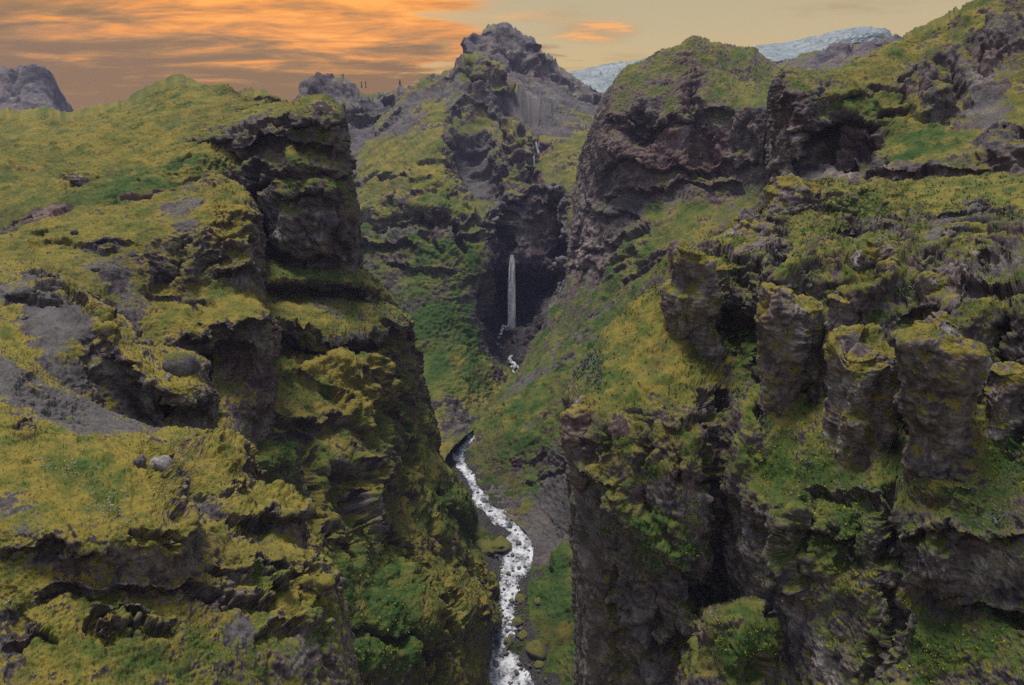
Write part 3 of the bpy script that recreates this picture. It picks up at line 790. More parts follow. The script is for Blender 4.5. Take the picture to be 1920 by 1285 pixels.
# ------------------------------------------------------------------ right massif with the scree slope down to the river
sheet('cliff_right_massif', [
    [(1075, 330, 1180), (1100, 260, 1080), (1126, 195, 980), (1148, 152, 950), (1175, 126, 940), (1210, 112, 930), (1240, 98, 925), (1270, 84, 920), (1290, 72, 920), (1300, 67, 920), (1312, 70, 925), (1335, 82, 940), (1370, 88, 960), (1412, 90, 980), (1426, 104, 1000), (1460, 122, 1020), (1490, 135, 1040), (1600, 150, 1050)],
    [(1075, 350, 1130), (1100, 290, 1030), (1124, 225, 890), (1152, 180, 860), (1190, 160, 850), (1240, 150, 840), (1285, 120, 850), (1305, 105, 860), (1340, 125, 850), (1380, 150, 850), (1430, 170, 850), (1480, 185, 850), (1600, 200, 860)],
    [(1072, 375, 1090), (1098, 320, 1000), (1120, 260, 860), (1155, 235, 825), (1210, 225, 808), (1270, 210, 800), (1310, 200, 795), (1345, 200, 785), (1385, 215, 765), (1425, 205, 745), (1450, 212, 735), (1475, 235, 725), (1600, 250, 720)],
    [(1070, 405, 1060), (1095, 350, 970), (1118, 305, 860), (1155, 290, 815), (1210, 285, 795), (1270, 275, 785), (1340, 280, 775), (1400, 275, 755), (1450, 275, 735), (1480, 285, 725), (1600, 300, 715)],
    [(1066, 440, 1020), (1090, 390, 940), (1118, 355, 865), (1160, 345, 815), (1215, 340, 790), (1275, 335, 775), (1340, 340, 760), (1400, 340, 745), (1450, 345, 730), (1490, 355, 715), (1600, 370, 700)],
    [(1062, 480, 985), (1088, 440, 910), (1115, 410, 855), (1155, 395, 815), (1215, 385, 785), (1275, 385, 760), (1340, 385, 745), (1400, 385, 725), (1450, 390, 710), (1600, 410, 680)],
    [(1058, 525, 945), (1085, 495, 885), (1115, 470, 840), (1160, 450, 790), (1220, 435, 745), (1290, 425, 715), (1350, 425, 690), (1420, 430, 665), (1600, 450, 630)],
    [(1040, 570, 905), (1075, 545, 865), (1110, 520, 815), (1160, 500, 760), (1220, 490, 700), (1290, 480, 660), (1360, 480, 630), (1600, 490, 580)],
    [(1004, 632, 880), (1050, 600, 830), (1095, 575, 780), (1150, 560, 715), (1220, 550, 645), (1290, 545, 600), (1400, 540, 560), (1600, 540, 520)],
    [(972, 690, 845), (1020, 655, 790), (1075, 635, 735), (1130, 620, 680), (1200, 620, 610), (1290, 620, 540), (1600, 620, 450)],
    [(930, 745, 770), (985, 715, 735), (1040, 700, 685), (1100, 690, 630), (1170, 700, 570), (1290, 700, 490), (1600, 700, 400)],
    [(890, 790, 702), (940, 775, 685), (990, 770, 650), (1040, 765, 615), (1090, 765, 580), (1170, 780, 520), (1290, 790, 440), (1600, 800, 350)],
    [(872, 850, 645), (905, 845, 635), (950, 840, 615), (1000, 840, 590), (1050, 840, 565), (1090, 840, 545), (1170, 860, 480), (1290, 880, 400), (1600, 900, 320)],
    [(890, 895, 596), (930, 900, 590), (970, 905, 580), (1010, 905, 565), (1050, 905, 545), (1085, 905, 525), (1150, 930, 470), (1290, 960, 370), (1600, 1000, 290)],
    [(925, 945, 556), (960, 950, 548), (1000, 955, 540), (1040, 965, 520), (1070, 970, 505), (1095, 980, 490), (1150, 1000, 440), (1290, 1040, 340), (1600, 1100, 260)],
    [(1000, 1025, 492), (1025, 1025, 490), (1050, 1028, 482), (1075, 1030, 472), (1095, 1035, 460), (1150, 1060, 415), (1290, 1100, 320), (1600, 1150, 250)],
    [(990, 1110, 441), (1020, 1110, 440), (1050, 1110, 434), (1075, 1110, 427), (1095, 1115, 418), (1150, 1130, 390), (1290, 1200, 300), (1600, 1250, 240)],
    [(1000, 1200, 395), (1030, 1200, 394), (1060, 1200, 390), (1085, 1200, 382), (1110, 1200, 372), (1170, 1240, 340), (1290, 1300, 280), (1600, 1350, 230)],
    [(1035, 1300, 352), (1060, 1300, 350), (1085, 1295, 344), (1110, 1290, 336), (1170, 1330, 310), (1290, 1400, 260), (1600, 1450, 220)]],
    sculpt=[(-16, 'b', [(1290, 130), (1300, 200), (1325, 280), (1330, 330)], 14), (-14, 'b', [(1200, 190), (1190, 260)], 12), (8.00, 's', [(1130, 240), (1200, 230), (1300, 215), (1380, 210)], 10),
            (7.00, 's', [(1125, 305), (1220, 300), (1330, 310), (1440, 290)], 12), (6.50, 's', [(1125, 350), (1200, 352), (1300, 345), (1400, 350)], 10), (6.00, 's', [(1090, 405), (1140, 390), (1200, 395)], 9),
            (-16, 'c', [(1090, 440), (1082, 485)], 9), (7.00, 's', [(1075, 465), (1120, 455), (1200, 440)], 9), (6.00, 's', [(1070, 500), (1130, 492), (1190, 480), (1250, 478)], 10), (5.00, 's', [(1150, 520), (1200, 505), (1250, 500)], 8),
            (10, 'e', 1440, 245, 32, 30), (-10, 'b', [(1400, 225), (1380, 290)], 10),
            (-4, 'b', [(1150, 560), (1050, 660), (960, 760)], 9), (-4, 'b', [(1200, 590), (1100, 690), (1000, 800)], 8), (4, 'b', [(1120, 600), (1020, 700), (930, 800)], 8), (-3, 'b', [(1180, 640), (1080, 760), (980, 870)], 7), (3, 'b', [(1160, 620), (1060, 730)], 7),
            (2.50, 's', [(975, 910), (1010, 885), (1060, 868), (1085, 855)], 10), (6, 'e', 1070, 1050, 26, 40), (4, 'e', 1050, 1130, 34, 40)],
    paint=[('m', .12, 'e', 1420, 175, 90, 45), ('m', .12, 'd', 1270, 110, 80, 22), ('m', -.22, 'e', 1280, 290, 170, 70), ('r', .55, 'e', 1260, 270, 110, 50), ('r', .7, 'e', 1325, 275, 22, 26), ('r', .3, 'e', 1250, 330, 150, 40),
           ('s', .9, 'e', 1450, 225, 26, 26), ('m', .3, 'e', 1290, 330, 60, 20), ('s', .75, 'e', 1180, 385, 60, 22, -40), ('m', .4, 'e', 1300, 430, 120, 34, -14), ('s', .7, 'e', 1370, 410, 40, 20, -20), ('m', .25, 'e', 1180, 500, 60, 40), ('m', -.35, 'e', 1100, 455, 40, 60), ('k', .12, 'e', 1100, 455, 50, 60),
           ('m', .55, 'b', [(1200, 540), (1080, 660), (960, 800), (920, 870)], 60), ('m', .3, 'e', 1080, 780, 90, 70, -40), ('g', .22, 'b', [(1200, 540), (1080, 660), (960, 800)], 120), ('g', .3, 'e', 1000, 860, 110, 60),
           ('s', 1.0, 'b', [(1135, 580), (1060, 650), (1000, 705), (940, 745)], 11), ('s', .7, 'b', [(1190, 590), (1120, 660), (1060, 715)], 7), ('s', .6, 'b', [(1090, 700), (1020, 770), (960, 830)], 7), ('s', .6, 'b', [(1130, 680), (1060, 760)], 5),
           ('s', 1.3, 'b', [(1090, 880), (1040, 930), (1000, 990)], 36), ('s', 1.2, 'b', [(1090, 930), (1050, 1000), (1020, 1030)], 30), ('k', -.25, 'e', 1050, 940, 70, 70), ('s', 1.0, 'e', 930, 925, 40, 24), ('s', .9, 'e', 1000, 1040, 30, 30),
           ('m', .5, 'e', 1075, 1060, 34, 60), ('m', .5, 'e', 1040, 1150, 60, 70), ('g', .5, 'e', 1050, 1150, 90, 130), ('m', .5, 'e', 1080, 1250, 50, 60)],
    back=[(300, 120), (60, 10)], seed=18, mat=TERRAIN_MID, moss=-.10, lush=.42, red=.34, tone=.06, lam=105, big=.55, blocky=.7, strata=.35, bed=20, flute=.45, fine=1.0, S=.5,
    label='broad cliff massif right of the falls with grassy scree slope to the river', cat='cliff')

# ------------------------------------------------------------------ left side
sheet('hill_left', [
    [(-90, 215, 720), (0, 206, 720), (60, 196, 740), (127, 192, 760), (180, 190, 770), (230, 180, 765), (270, 162, 745), (300, 150, 735), (322, 141, 728), (345, 138, 722), (352, 146, 720), (375, 152, 705), (410, 156, 680), (460, 166, 640), (500, 170, 610), (524, 177, 590), (531, 184, 585), (545, 196, 585), (600, 215, 590)],
    [(-90, 250, 620), (0, 242, 620), (100, 225, 640), (200, 212, 650), (270, 192, 650), (340, 168, 640), (400, 180, 620), (460, 188, 590), (520, 195, 560), (600, 222, 540)],
    [(-90, 290, 530), (0, 282, 530), (100, 268, 540), (200, 255, 545), (300, 235, 545), (400, 212, 535), (460, 208, 520), (530, 205, 505), (600, 225, 495)],
    [(-90, 335, 455), (0, 328, 455), (100, 315, 465), (200, 300, 470), (300, 275, 478), (370, 252, 478), (440, 232, 470), (520, 216, 460), (600, 228, 455)],
    [(-90, 385, 395), (0, 378, 395), (100, 362, 405), (200, 340, 415), (300, 312, 425), (370, 290, 432), (430, 282, 445), (520, 275, 470), (600, 270, 485)],
    [(-90, 430, 350), (0, 425, 352), (100, 400, 362), (200, 375, 372), (300, 345, 380), (380, 325, 395), (440, 336, 432), (520, 340, 475), (600, 340, 495)],
    [(-90, 480, 310), (0, 475, 312), (100, 455, 325), (200, 430, 335), (300, 410, 350), (400, 408, 372), (440, 422, 430), (520, 430, 485), (600, 430, 500)]],
    sculpt=[(3.5, 's', [(110, 332), (150, 326), (175, 322)], 6), (3, 's', [(0, 430), (60, 412), (110, 390)], 9), (3, 's', [(200, 392), (280, 362), (340, 340)], 10), (2, 's', [(305, 315), (360, 306), (420, 310)], 7),
            (2.5, 's', [(440, 190), (480, 186), (530, 188)], 5), (2, 'b', [(0, 300), (200, 250), (330, 215)], 20), (-2, 'b', [(0, 350), (150, 320), (300, 270)], 22), (2, 'b', [(100, 380), (300, 320)], 15)],
    paint=[('m', .5, 'e', 200, 260, 420, 110, -10), ('m', .2, 'e', 250, 340, 200, 50, -15), ('g', -.1, 'e', 250, 250, 250, 60), ('g', .45, 'e', 170, 375, 230, 22, -14), ('g', .35, 'e', 320, 325, 70, 12, -10), ('r', .9, 'b', [(0, 440), (60, 412), (105, 388)], 9), ('m', -1.5, 'b', [(0, 440), (50, 418), (105, 390)], 8),
           ('r', .9, 'b', [(210, 388), (270, 370), (330, 345)], 10), ('m', -1.4, 'b', [(215, 390), (270, 372), (330, 348)], 10), ('s', .8, 'e', 345, 380, 45, 34, -40), ('m', -.9, 'e', 135, 330, 24, 6, -10), ('s', .35, 'e', 350, 150, 60, 10), ('s', .5, 'e', 500, 215, 70, 18, -10), ('s', .4, 'e', 70, 260, 60, 18), ('k', .2, 'e', 345, 380, 45, 40)],
    back=[(400, 250), (80, 18)], seed=21, mat=TERRAIN_MID, moss=.02, lush=.30, red=.15, lam=120, big=.25, fine=.9, tuft=1.3, amp=.8, S=.36, blocky=.6,
    label='broad grassy hill with a small summit knob on the left skyline', cat='hill')

sheet('cliff_left_buttress', [
    [(330, 262, 520), (400, 240, 490), (460, 222, 475), (520, 200, 465), (555, 187, 462), (570, 179, 460), (600, 176, 460), (612, 182, 460), (628, 192, 462), (640, 198, 470), (650, 210, 530)],
    [(330, 272, 480), (400, 252, 455), (460, 240, 446), (520, 226, 440), (560, 214, 436), (600, 208, 434), (625, 210, 436), (641, 218, 446), (651, 232, 520)],
    [(335, 282, 468), (400, 268, 448), (460, 256, 440), (520, 246, 434), (580, 240, 430), (625, 240, 432), (643, 248, 444), (653, 262, 520)],
    [(345, 296, 462), (410, 286, 448), (470, 280, 442), (530, 274, 438), (590, 272, 436), (628, 276, 438), (644, 282, 448), (655, 296, 520)],
    [(370, 315, 448), (430, 318, 438), (475, 318, 432), (530, 314, 428), (590, 306, 427), (635, 310, 432), (652, 325, 446), (662, 335, 520)],
    [(420, 345, 440), (460, 345, 432), (500, 345, 424), (560, 342, 420), (620, 338, 424), (648, 345, 436), (660, 360, 460), (668, 368, 530)],
    [(440, 400, 430), (470, 400, 436), (500, 398, 420), (560, 396, 416), (620, 392, 420), (650, 395, 432), (664, 405, 456), (672, 412, 530)],
    [(450, 450, 424), (480, 450, 432), (510, 450, 420), (570, 448, 418), (625, 446, 422), (652, 450, 434), (667, 455, 458), (676, 460, 530)],
    [(455, 500, 420), (490, 498, 420), (540, 492, 424), (590, 496, 428), (635, 498, 434), (665, 503, 452), (680, 512, 530)],
    [(455, 545, 410), (520, 540, 420), (600, 545, 428), (665, 550, 450), (690, 560, 530)]],
    sculpt=[(4.20, 's', [(340, 268), (420, 246), (470, 240), (520, 232), (600, 226), (645, 230)], 9), (5.60, 's', [(365, 283), (430, 272), (480, 270), (540, 262), (610, 262), (648, 268)], 9), (-4, 'b', [(350, 272), (410, 288), (480, 282)], 10),
            (4.90, 's', [(450, 318), (500, 322), (560, 318)], 9), (4.20, 's', [(560, 312), (610, 305), (655, 318)], 9), (-16, 'c', [(472, 330), (474, 380), (484, 425), (496, 460)], 9), (5, 'e', 555, 300, 22, 20), (6, 'e', 600, 355, 44, 30),
            (4.20, 's', [(500, 372), (560, 368), (600, 364)], 8), (-4, 'b', [(585, 430), (588, 490)], 7), (5, 'b', [(610, 410), (612, 490)], 12), (4, 'b', [(555, 400), (545, 470)], 16), (-5, 'c', [(640, 330), (632, 420), (640, 490)], 8), (-3, 'e', 620, 480, 20, 25), (3.50, 's', [(500, 475), (550, 470), (600, 480)], 8)],
    paint=[('m', .55, 'e', 520, 210, 60, 12, -16), ('s', .8, 'e', 480, 225, 60, 14, -20), ('m', .65, 'e', 610, 250, 36, 12), ('g', .4, 'e', 555, 246, 26, 9), ('m', .6, 'e', 555, 246, 26, 9), ('m', .6, 'e', 560, 300, 28, 16), ('m', .55, 'e', 545, 345, 50, 16), ('m', .45, 'e', 640, 345, 25, 26), ('m', .35, 'e', 580, 375, 80, 22), ('m', .45, 'e', 650, 400, 18, 40),
           ('k', .28, 'e', 590, 440, 40, 46), ('k', .25, 'e', 535, 415, 20, 45), ('m', -.4, 'e', 570, 450, 70, 40), ('r', .35, 'e', 540, 475, 50, 16), ('g', .2, 'e', 580, 350, 90, 40), ('m', -.3, 'e', 430, 280, 70, 14), ('k', -.12, 'e', 430, 280, 80, 14), ('m', .3, 'e', 520, 430, 14, 14), ('m', .3, 'e', 630, 450, 12, 30)],
    seed=24, mat=TERRAIN_MID, moss=-.08, lush=.36, red=.22, tone=-.06, lam=90, big=.4, strata=.5, bed=18, flute=.5, fine=1.0, S=.33,
    label='dark square-cut cliff buttress with layered cap on the left', cat='cliff')

sheet('canyon_wall_left', [
    [(380, 500, 345), (470, 490, 410), (520, 486, 428), (600, 490, 442), (665, 502, 458), (700, 518, 480), (730, 550, 560)],
    [(385, 545, 325), (480, 528, 385), (540, 524, 400), (600, 526, 412), (660, 530, 428), (696, 540, 448), (714, 552, 480), (745, 575, 570)],
    [(386, 562, 326), (484, 548, 396), (542, 548, 420), (602, 552, 432), (662, 556, 446), (700, 560, 462), (718, 566, 492), (750, 585, 572)],
    [(390, 600, 305), (490, 582, 362), (550, 582, 385), (610, 575, 402), (670, 572, 420), (715, 578, 436), (750, 592, 452), (770, 604, 475), (777.5, 635, 570)],
    [(395, 640, 292), (500, 612, 348), (560, 625, 366), (620, 636, 378), (680, 634, 398), (725, 620, 418), (759.4, 612, 440), (771, 622, 462), (775, 660, 560)],
    [(396, 655, 295), (502, 640, 356), (562, 655, 386), (622, 664, 402), (682, 660, 420), (720.2, 645, 438), (748.5, 640, 458), (762, 648, 480), (780, 685, 562)],
    [(400, 690, 282), (490, 668, 325), (560, 676, 352), (620, 675, 372), (680, 672, 396), (715, 660, 414), (738.8, 660, 436), (762, 680, 465), (785, 720, 560)],
    [(400, 750, 270), (480, 735, 305), (560, 722, 336), (620, 728, 355), (676, 735, 372), (715, 725, 402), (740, 728, 430), (776, 745, 462), (802, 785, 560)],
    [(400, 820, 257), (480, 805, 288), (560, 800, 312), (620, 798, 330), (680, 795, 348), (703.8, 790, 378), (733.8, 795, 412), (775, 805, 440), (810, 845, 476), (836, 875, 560)],
    [(415, 890, 248), (500, 880, 272), (580, 875, 296), (640, 870, 314), (690, 868, 338), (721.2, 865, 372), (760, 870, 402), (810, 872, 430), (845, 888, 465), (870, 930, 545)],
    [(440, 960, 240), (520, 955, 262), (600, 955, 288), (660, 950, 308), (702.5, 940, 332), (733.8, 935, 360), (785, 935, 394), (830, 935, 428), (860, 952, 468), (882, 965, 545)],
    [(470, 1030, 234), (550, 1030, 256), (630, 1025, 280), (690, 1015, 302), (727.5, 1005, 330), (770, 1000, 356), (815, 1000, 386), (845, 1000, 425), (867, 992, 470), (886, 1000, 530)],
    [(500, 1100, 228), (580, 1100, 252), (660, 1090, 274), (708.8, 1075, 296), (750, 1060, 320), (800, 1060, 344), (845, 1070, 374), (878, 1095, 408), (932, 1125, 440), (948, 1135, 480)],
    [(530, 1190, 222), (610, 1190, 246), (690, 1175, 268), (750, 1160, 288), (800, 1150, 306), (845, 1150, 326), (885, 1150, 348), (918, 1155, 374), (938, 1165, 402), (950, 1175, 440)],
    [(555, 1290, 217), (630, 1290, 240), (710, 1280, 262), (770, 1260, 280), (820, 1250, 294), (850, 1240, 306), (878, 1225, 328), (905, 1210, 356), (925, 1205, 390)],
    [(570, 1420, 205), (650, 1420, 228), (740, 1420, 248), (800, 1400, 262), (850, 1380, 280), (890, 1340, 310), (920, 1300, 345)]],
    sculpt=[(3.50, 's', [(500, 535), (560, 545), (620, 552), (660, 540), (712, 552)], 11), (4.90, 's', [(505, 598), (560, 618), (620, 640), (680, 636), (730, 616), (774, 606)], 13), (7.3, 'b', [(520, 605), (600, 650), (690, 700), (700, 760)], 14),
            (-6.1, 'b', [(520, 640), (600, 720), (640, 760)], 14), (7.3, 'b', [(545, 690), (640, 740), (690, 782)], 12), (5.60, 's', [(430, 800), (500, 770), (560, 785), (620, 800), (692, 778)], 14), (-9.8, 'b', [(560, 810), (600, 900), (610, 980)], 14), (-7.3, 'b', [(430, 820), (500, 815), (540, 830)], 12),
            (8.6, 'b', [(690, 690), (725, 770), (740, 860)], 13), (-9.8, 'b', [(722, 690), (752, 780), (770, 870)], 9), (7.3, 'b', [(755, 650), (782, 740), (800, 820)], 10), (-8.6, 'b', [(775, 670), (800, 760), (825, 830)], 7), (-6.1, 'c', [(738, 650), (748, 720)], 7),
            (-12.2, 'b', [(650, 880), (670, 960), (660, 1040)], 18), (9.8, 'b', [(690, 830), (700, 920), (690, 985)], 13), (6.5, 'b', [(740, 880), (800, 960), (850, 1030), (905, 1100)], 20), (-9.8, 'b', [(820, 920), (830, 960), (860, 990)], 9), (7.3, 'e', 862, 955, 30, 30),
            (-12.2, 'b', [(720, 1000), (790, 1060), (850, 1150)], 9), (11.0, 'e', 770, 1150, 60, 75, 25), (11.0, 'e', 700, 1250, 70, 60), (-11.0, 'b', [(835, 1130), (840, 1200), (820, 1290)], 8), (5.0, 'e', 880, 1130, 30, 46, 20), (-9.8, 'b', [(760, 1070), (820, 1150), (840, 1200)], 7), (-7.3, 'b', [(655, 1190), (740, 1180), (800, 1250)], 7),
            (-6, 's', [(640, 1000), (690, 985), (720, 1000)], 8), (6.1, 'e', 500, 870, 40, 28)],
    paint=[('m', .55, 'e', 600, 515, 110, 18), ('g', .55, 'e', 570, 508, 90, 16), ('s', .8, 'e', 610, 575, 40, 16), ('s', .6, 'e', 730, 590, 50, 18, 20), ('g', .3, 'e', 690, 575, 50, 16), ('m', .3, 'e', 600, 690, 120, 60, 30), ('m', .35, 'e', 740, 640, 60, 20), ('m', -.35, 'e', 620, 625, 90, 14), ('m', -.35, 'e', 540, 560, 60, 10),
           ('m', .3, 'e', 480, 760, 60, 30), ('g', .35, 'e', 440, 770, 50, 40), ('g', -.2, 'b', [(540, 620), (640, 700), (690, 770)], 30), ('m', .3, 'b', [(540, 620), (640, 700), (690, 770)], 30), ('m', .25, 'b', [(720, 720), (790, 900), (900, 1060)], 50), ('g', .12, 'b', [(720, 720), (790, 900), (900, 1060)], 60),
           ('m', -.3, 'e', 590, 860, 90, 60), ('k', -.1, 'e', 600, 880, 90, 80), ('m', .45, 'e', 740, 1160, 110, 120), ('g', .5, 'e', 700, 1170, 90, 150), ('g', .3, 'e', 850, 960, 60, 60), ('g', .5, 'e', 510, 880, 60, 60), ('m', .4, 'e', 510, 880, 60, 50), ('m', .3, 'e', 850, 950, 50, 50), ('m', -.3, 'e', 690, 960, 26, 40), ('k', .2, 'e', 690, 960, 22, 34), ('g', .25, 'e', 720, 830, 40, 60), ('m', .3, 'e', 880, 1120, 60, 60)],
    seed=27, moss=.36, lush=.26, red=.08, tone=-.02, lam=95, big=.45, flute=.45, strata=.3, bed=26, fine=1.0, blocky=.55, S=.26, mat=TERRAIN_MID,
    label='fluted green canyon wall dropping from the left ledges to the river', cat='cliff')

sheet('cliff_left_bench', [
    [(-90, 440, 345), (0, 432, 345), (100, 405, 355), (180, 392, 360), (240, 378, 365), (300, 362, 370), (350, 345, 375), (400, 335, 378), (440, 338, 375), (462, 352, 376), (474, 375, 390), (486, 395, 450)],
    [(-90, 480, 300), (0, 470, 302), (100, 445, 318), (180, 425, 328), (240, 415, 334), (300, 405, 338), (350, 390, 344), (400, 378, 346), (440, 385, 344), (470, 402, 350), (482, 415, 368), (492, 430, 440)],
    [(-90, 505, 270), (0, 495, 275), (100, 480, 292), (180, 465, 304), (240, 455, 312), (300, 445, 318), (350, 432, 322), (400, 428, 326), (440, 432, 326), (472, 440, 332), (486, 450, 350), (494, 465, 430)],
    [(-90, 530, 245), (0, 522, 252), (100, 510, 270), (180, 500, 286), (240, 500, 300), (300, 500, 306), (350, 496, 310), (400, 492, 314), (440, 496, 314), (474, 500, 322), (487, 505, 342), (496, 520, 420)],
    [(-90, 560, 228), (0, 548, 238), (100, 535, 255), (180, 535, 272), (240, 545, 288), (300, 550, 298), (350, 548, 304), (400, 545, 308), (440, 548, 310), (480, 552, 316), (496, 570, 336), (510, 590, 410)],
    [(-90, 600, 218), (0, 590, 226), (100, 575, 242), (180, 585, 256), (240, 600, 270), (300, 605, 280), (350, 605, 284), (400, 606, 285), (440, 604, 286), (480, 602, 290), (508, 606, 300), (518, 622, 325), (528, 640, 400)],
    [(-90, 650, 208), (0, 640, 215), (100, 630, 228), (180, 640, 242), (240, 655, 256), (300, 650, 268), (350, 645, 276), (400, 645, 282), (440, 642, 285), (480, 640, 288), (510, 645, 298), (518, 660, 325), (528, 680, 400)],
    [(-90, 710, 200), (0, 700, 206), (100, 700, 218), (180, 710, 230), (260, 715, 250), (340, 712, 270), (400, 705, 282), (440, 705, 286), (480, 700, 289), (510, 700, 298), (518, 715, 325), (526, 730, 390)],
    [(-90, 790, 190), (0, 790, 195), (100, 800, 205), (200, 810, 220), (300, 800, 245), (400, 770, 268), (460, 760, 280), (510, 755, 296), (530, 770, 380)],
    [(-90, 880, 180), (100, 880, 195), (300, 880, 230), (430, 850, 255), (540, 830, 330)]],
    sculpt=[(4, 'b', [(400, 345), (440, 400), (465, 430)], 20), (3.50, 's', [(385, 470), (420, 462), (488, 455)], 10), (4.20, 's', [(410, 508), (450, 500), (490, 505)], 12), (-5, 'b', [(330, 440), (322, 490), (310, 530)], 8), (-4, 'b', [(395, 445), (380, 510)], 7), (4, 'b', [(365, 445), (355, 530)], 12), (3, 'b', [(290, 460), (280, 540)], 12),
            (4.20, 's', [(355, 640), (400, 628), (460, 618), (516, 612)], 13), (-13, 'e', 440, 676, 58, 32), (2.10, 's', [(60, 440), (150, 470), (250, 455)], 12), (-3, 'b', [(0, 500), (100, 530), (200, 570), (280, 640)], 14), (2.10, 's', [(390, 420), (430, 412), (475, 420)], 8), (2.10, 's', [(385, 440), (430, 436), (480, 440)], 7), (1.75, 's', [(280, 545), (350, 560), (400, 575)], 10), (-3, 'b', [(355, 560), (345, 600)], 6)],
    paint=[('s', 1.0, 'e', 340, 392, 40, 26, -30), ('m', .55, 'e', 425, 410, 40, 50), ('m', .35, 'e', 130, 460, 140, 40), ('m', .5, 'e', 440, 565, 70, 36), ('m', .35, 'e', 320, 600, 70, 26), ('m', .25, 'e', 350, 540, 60, 20), ('s', .55, 'e', 250, 580, 34, 50, -20), ('m', -.5, 'e', 450, 520, 40, 14), ('k', .18, 'e', 460, 470, 26, 14), ('r', .7, 'e', 450, 690, 60, 40), ('m', -.5, 'e', 450, 680, 60, 44),
           ('s', .5, 'e', 190, 480, 40, 40), ('m', .3, 'e', 480, 570, 36, 26), ('g', .2, 'e', 430, 550, 60, 40), ('r', .3, 'e', 220, 420, 60, 20), ('m', -.3, 'e', 200, 500, 60, 30), ('m', -.4, 'e', 60, 520, 80, 14, 15), ('s', .5, 'e', 60, 520, 80, 14, 15)],
    seed=30, moss=.04, lush=.17, red=.25, tone=.0, lam=100, big=.5, strata=.7, bed=20, flute=.4, fine=1.1, S=.22, mat=TERRAIN_MID,
    label='yellow mossy bench and blocky bluff below the left hill', cat='cliff')

sheet('cliff_left_hump', [
    [(-90, 480, 235), (0, 485, 228), (60, 495, 222), (110, 515, 217), (170, 555, 210), (220, 585, 206), (260, 612, 204), (290, 640, 203), (320, 650, 203), (350, 655, 204), (378, 672, 207), (392, 712, 214), (402, 745, 240)],
    [(-90, 530, 205), (0, 530, 204), (60, 535, 202), (110, 550, 200), (160, 575, 198), (190, 592, 192), (230, 622, 190), (280, 660, 188), (320, 690, 187), (355, 700, 187), (382, 712, 192), (396, 735, 204), (405, 755, 235)],
    [(-90, 585, 182), (0, 582, 184), (60, 590, 184), (110, 602, 184), (155, 612, 184), (185, 618, 178), (215, 650, 174), (260, 685, 172), (295, 718, 171), (330, 725, 172), (365, 728, 176), (388, 734, 184), (400, 748, 200), (408, 765, 232)],
    [(-90, 630, 168), (0, 628, 170), (60, 640, 172), (110, 650, 174), (155, 655, 177), (190, 660, 178), (220, 685, 174), (260, 708, 170), (292, 728, 168), (330, 738, 170), (365, 740, 175), (388, 748, 183), (400, 760, 200), (408, 780, 230)],
    [(-90, 675, 158), (0, 675, 160), (60, 690, 163), (110, 700, 167), (155, 705, 172), (200, 712, 175), (240, 728, 174), (285, 748, 170), (305, 760, 174), (335, 762, 174), (370, 764, 178), (392, 772, 188), (408, 795, 228)],
    [(-90, 720, 150), (0, 730, 152), (60, 750, 155), (110, 760, 160), (155, 760, 166), (210, 765, 172), (260, 775, 172), (305, 785, 170), (340, 788, 176), (375, 790, 182), (408, 815, 225)],
    [(-90, 800, 145), (0, 810, 147), (110, 830, 152), (210, 830, 165), (305, 830, 168), (375, 840, 178), (420, 860, 215)],
    [(-90, 900, 140), (110, 920, 146), (305, 930, 160), (430, 940, 200)]],
    sculpt=[(4, 's', [(185, 635), (220, 672), (260, 712), (292, 742)], 12), (4, 's', [(292, 745), (330, 748), (390, 742)], 11), (-4, 'c', [(303, 742), (306, 775)], 8), (3, 'e', 215, 615, 24, 14, 35), (-2.5, 'b', [(90, 560), (150, 570), (230, 610), (290, 645)], 7), (3, 's', [(60, 520), (110, 530), (160, 556)], 8), (2.5, 's', [(0, 560), (60, 556), (110, 562)], 9), (-2, 'b', [(170, 640), (180, 700), (200, 750)], 10)],
    paint=[('s', 1.1, 'e', 100, 620, 50, 60, -20), ('s', .8, 'e', 60, 560, 90, 30, 15), ('m', .5, 'b', [(190, 595), (240, 650), (290, 700), (350, 710), (380, 725)], 22), ('m', .35, 'b', [(110, 540), (170, 572), (230, 600)], 14), ('m', -.6, 'e', 250, 745, 45, 24, 20), ('m', -.6, 'e', 350, 765, 50, 16), ('k', .1, 'e', 350, 760, 50, 20), ('m', .25, 'e', 20, 600, 30, 40), ('m', .3, 'e', 145, 680, 26, 40), ('m', -.4, 'e', 200, 680, 24, 40), ('s', .7, 'e', 130, 720, 60, 30), ('g', -.1, 'e', 280, 690, 120, 60)],
    seed=33, moss=-.10, lush=.06, red=.06, lam=90, big=.5, strata=.4, bed=22, fine=1.1, S=.145,
    label='rocky hump with bright yellow moss cap below the left bench', cat='cliff')

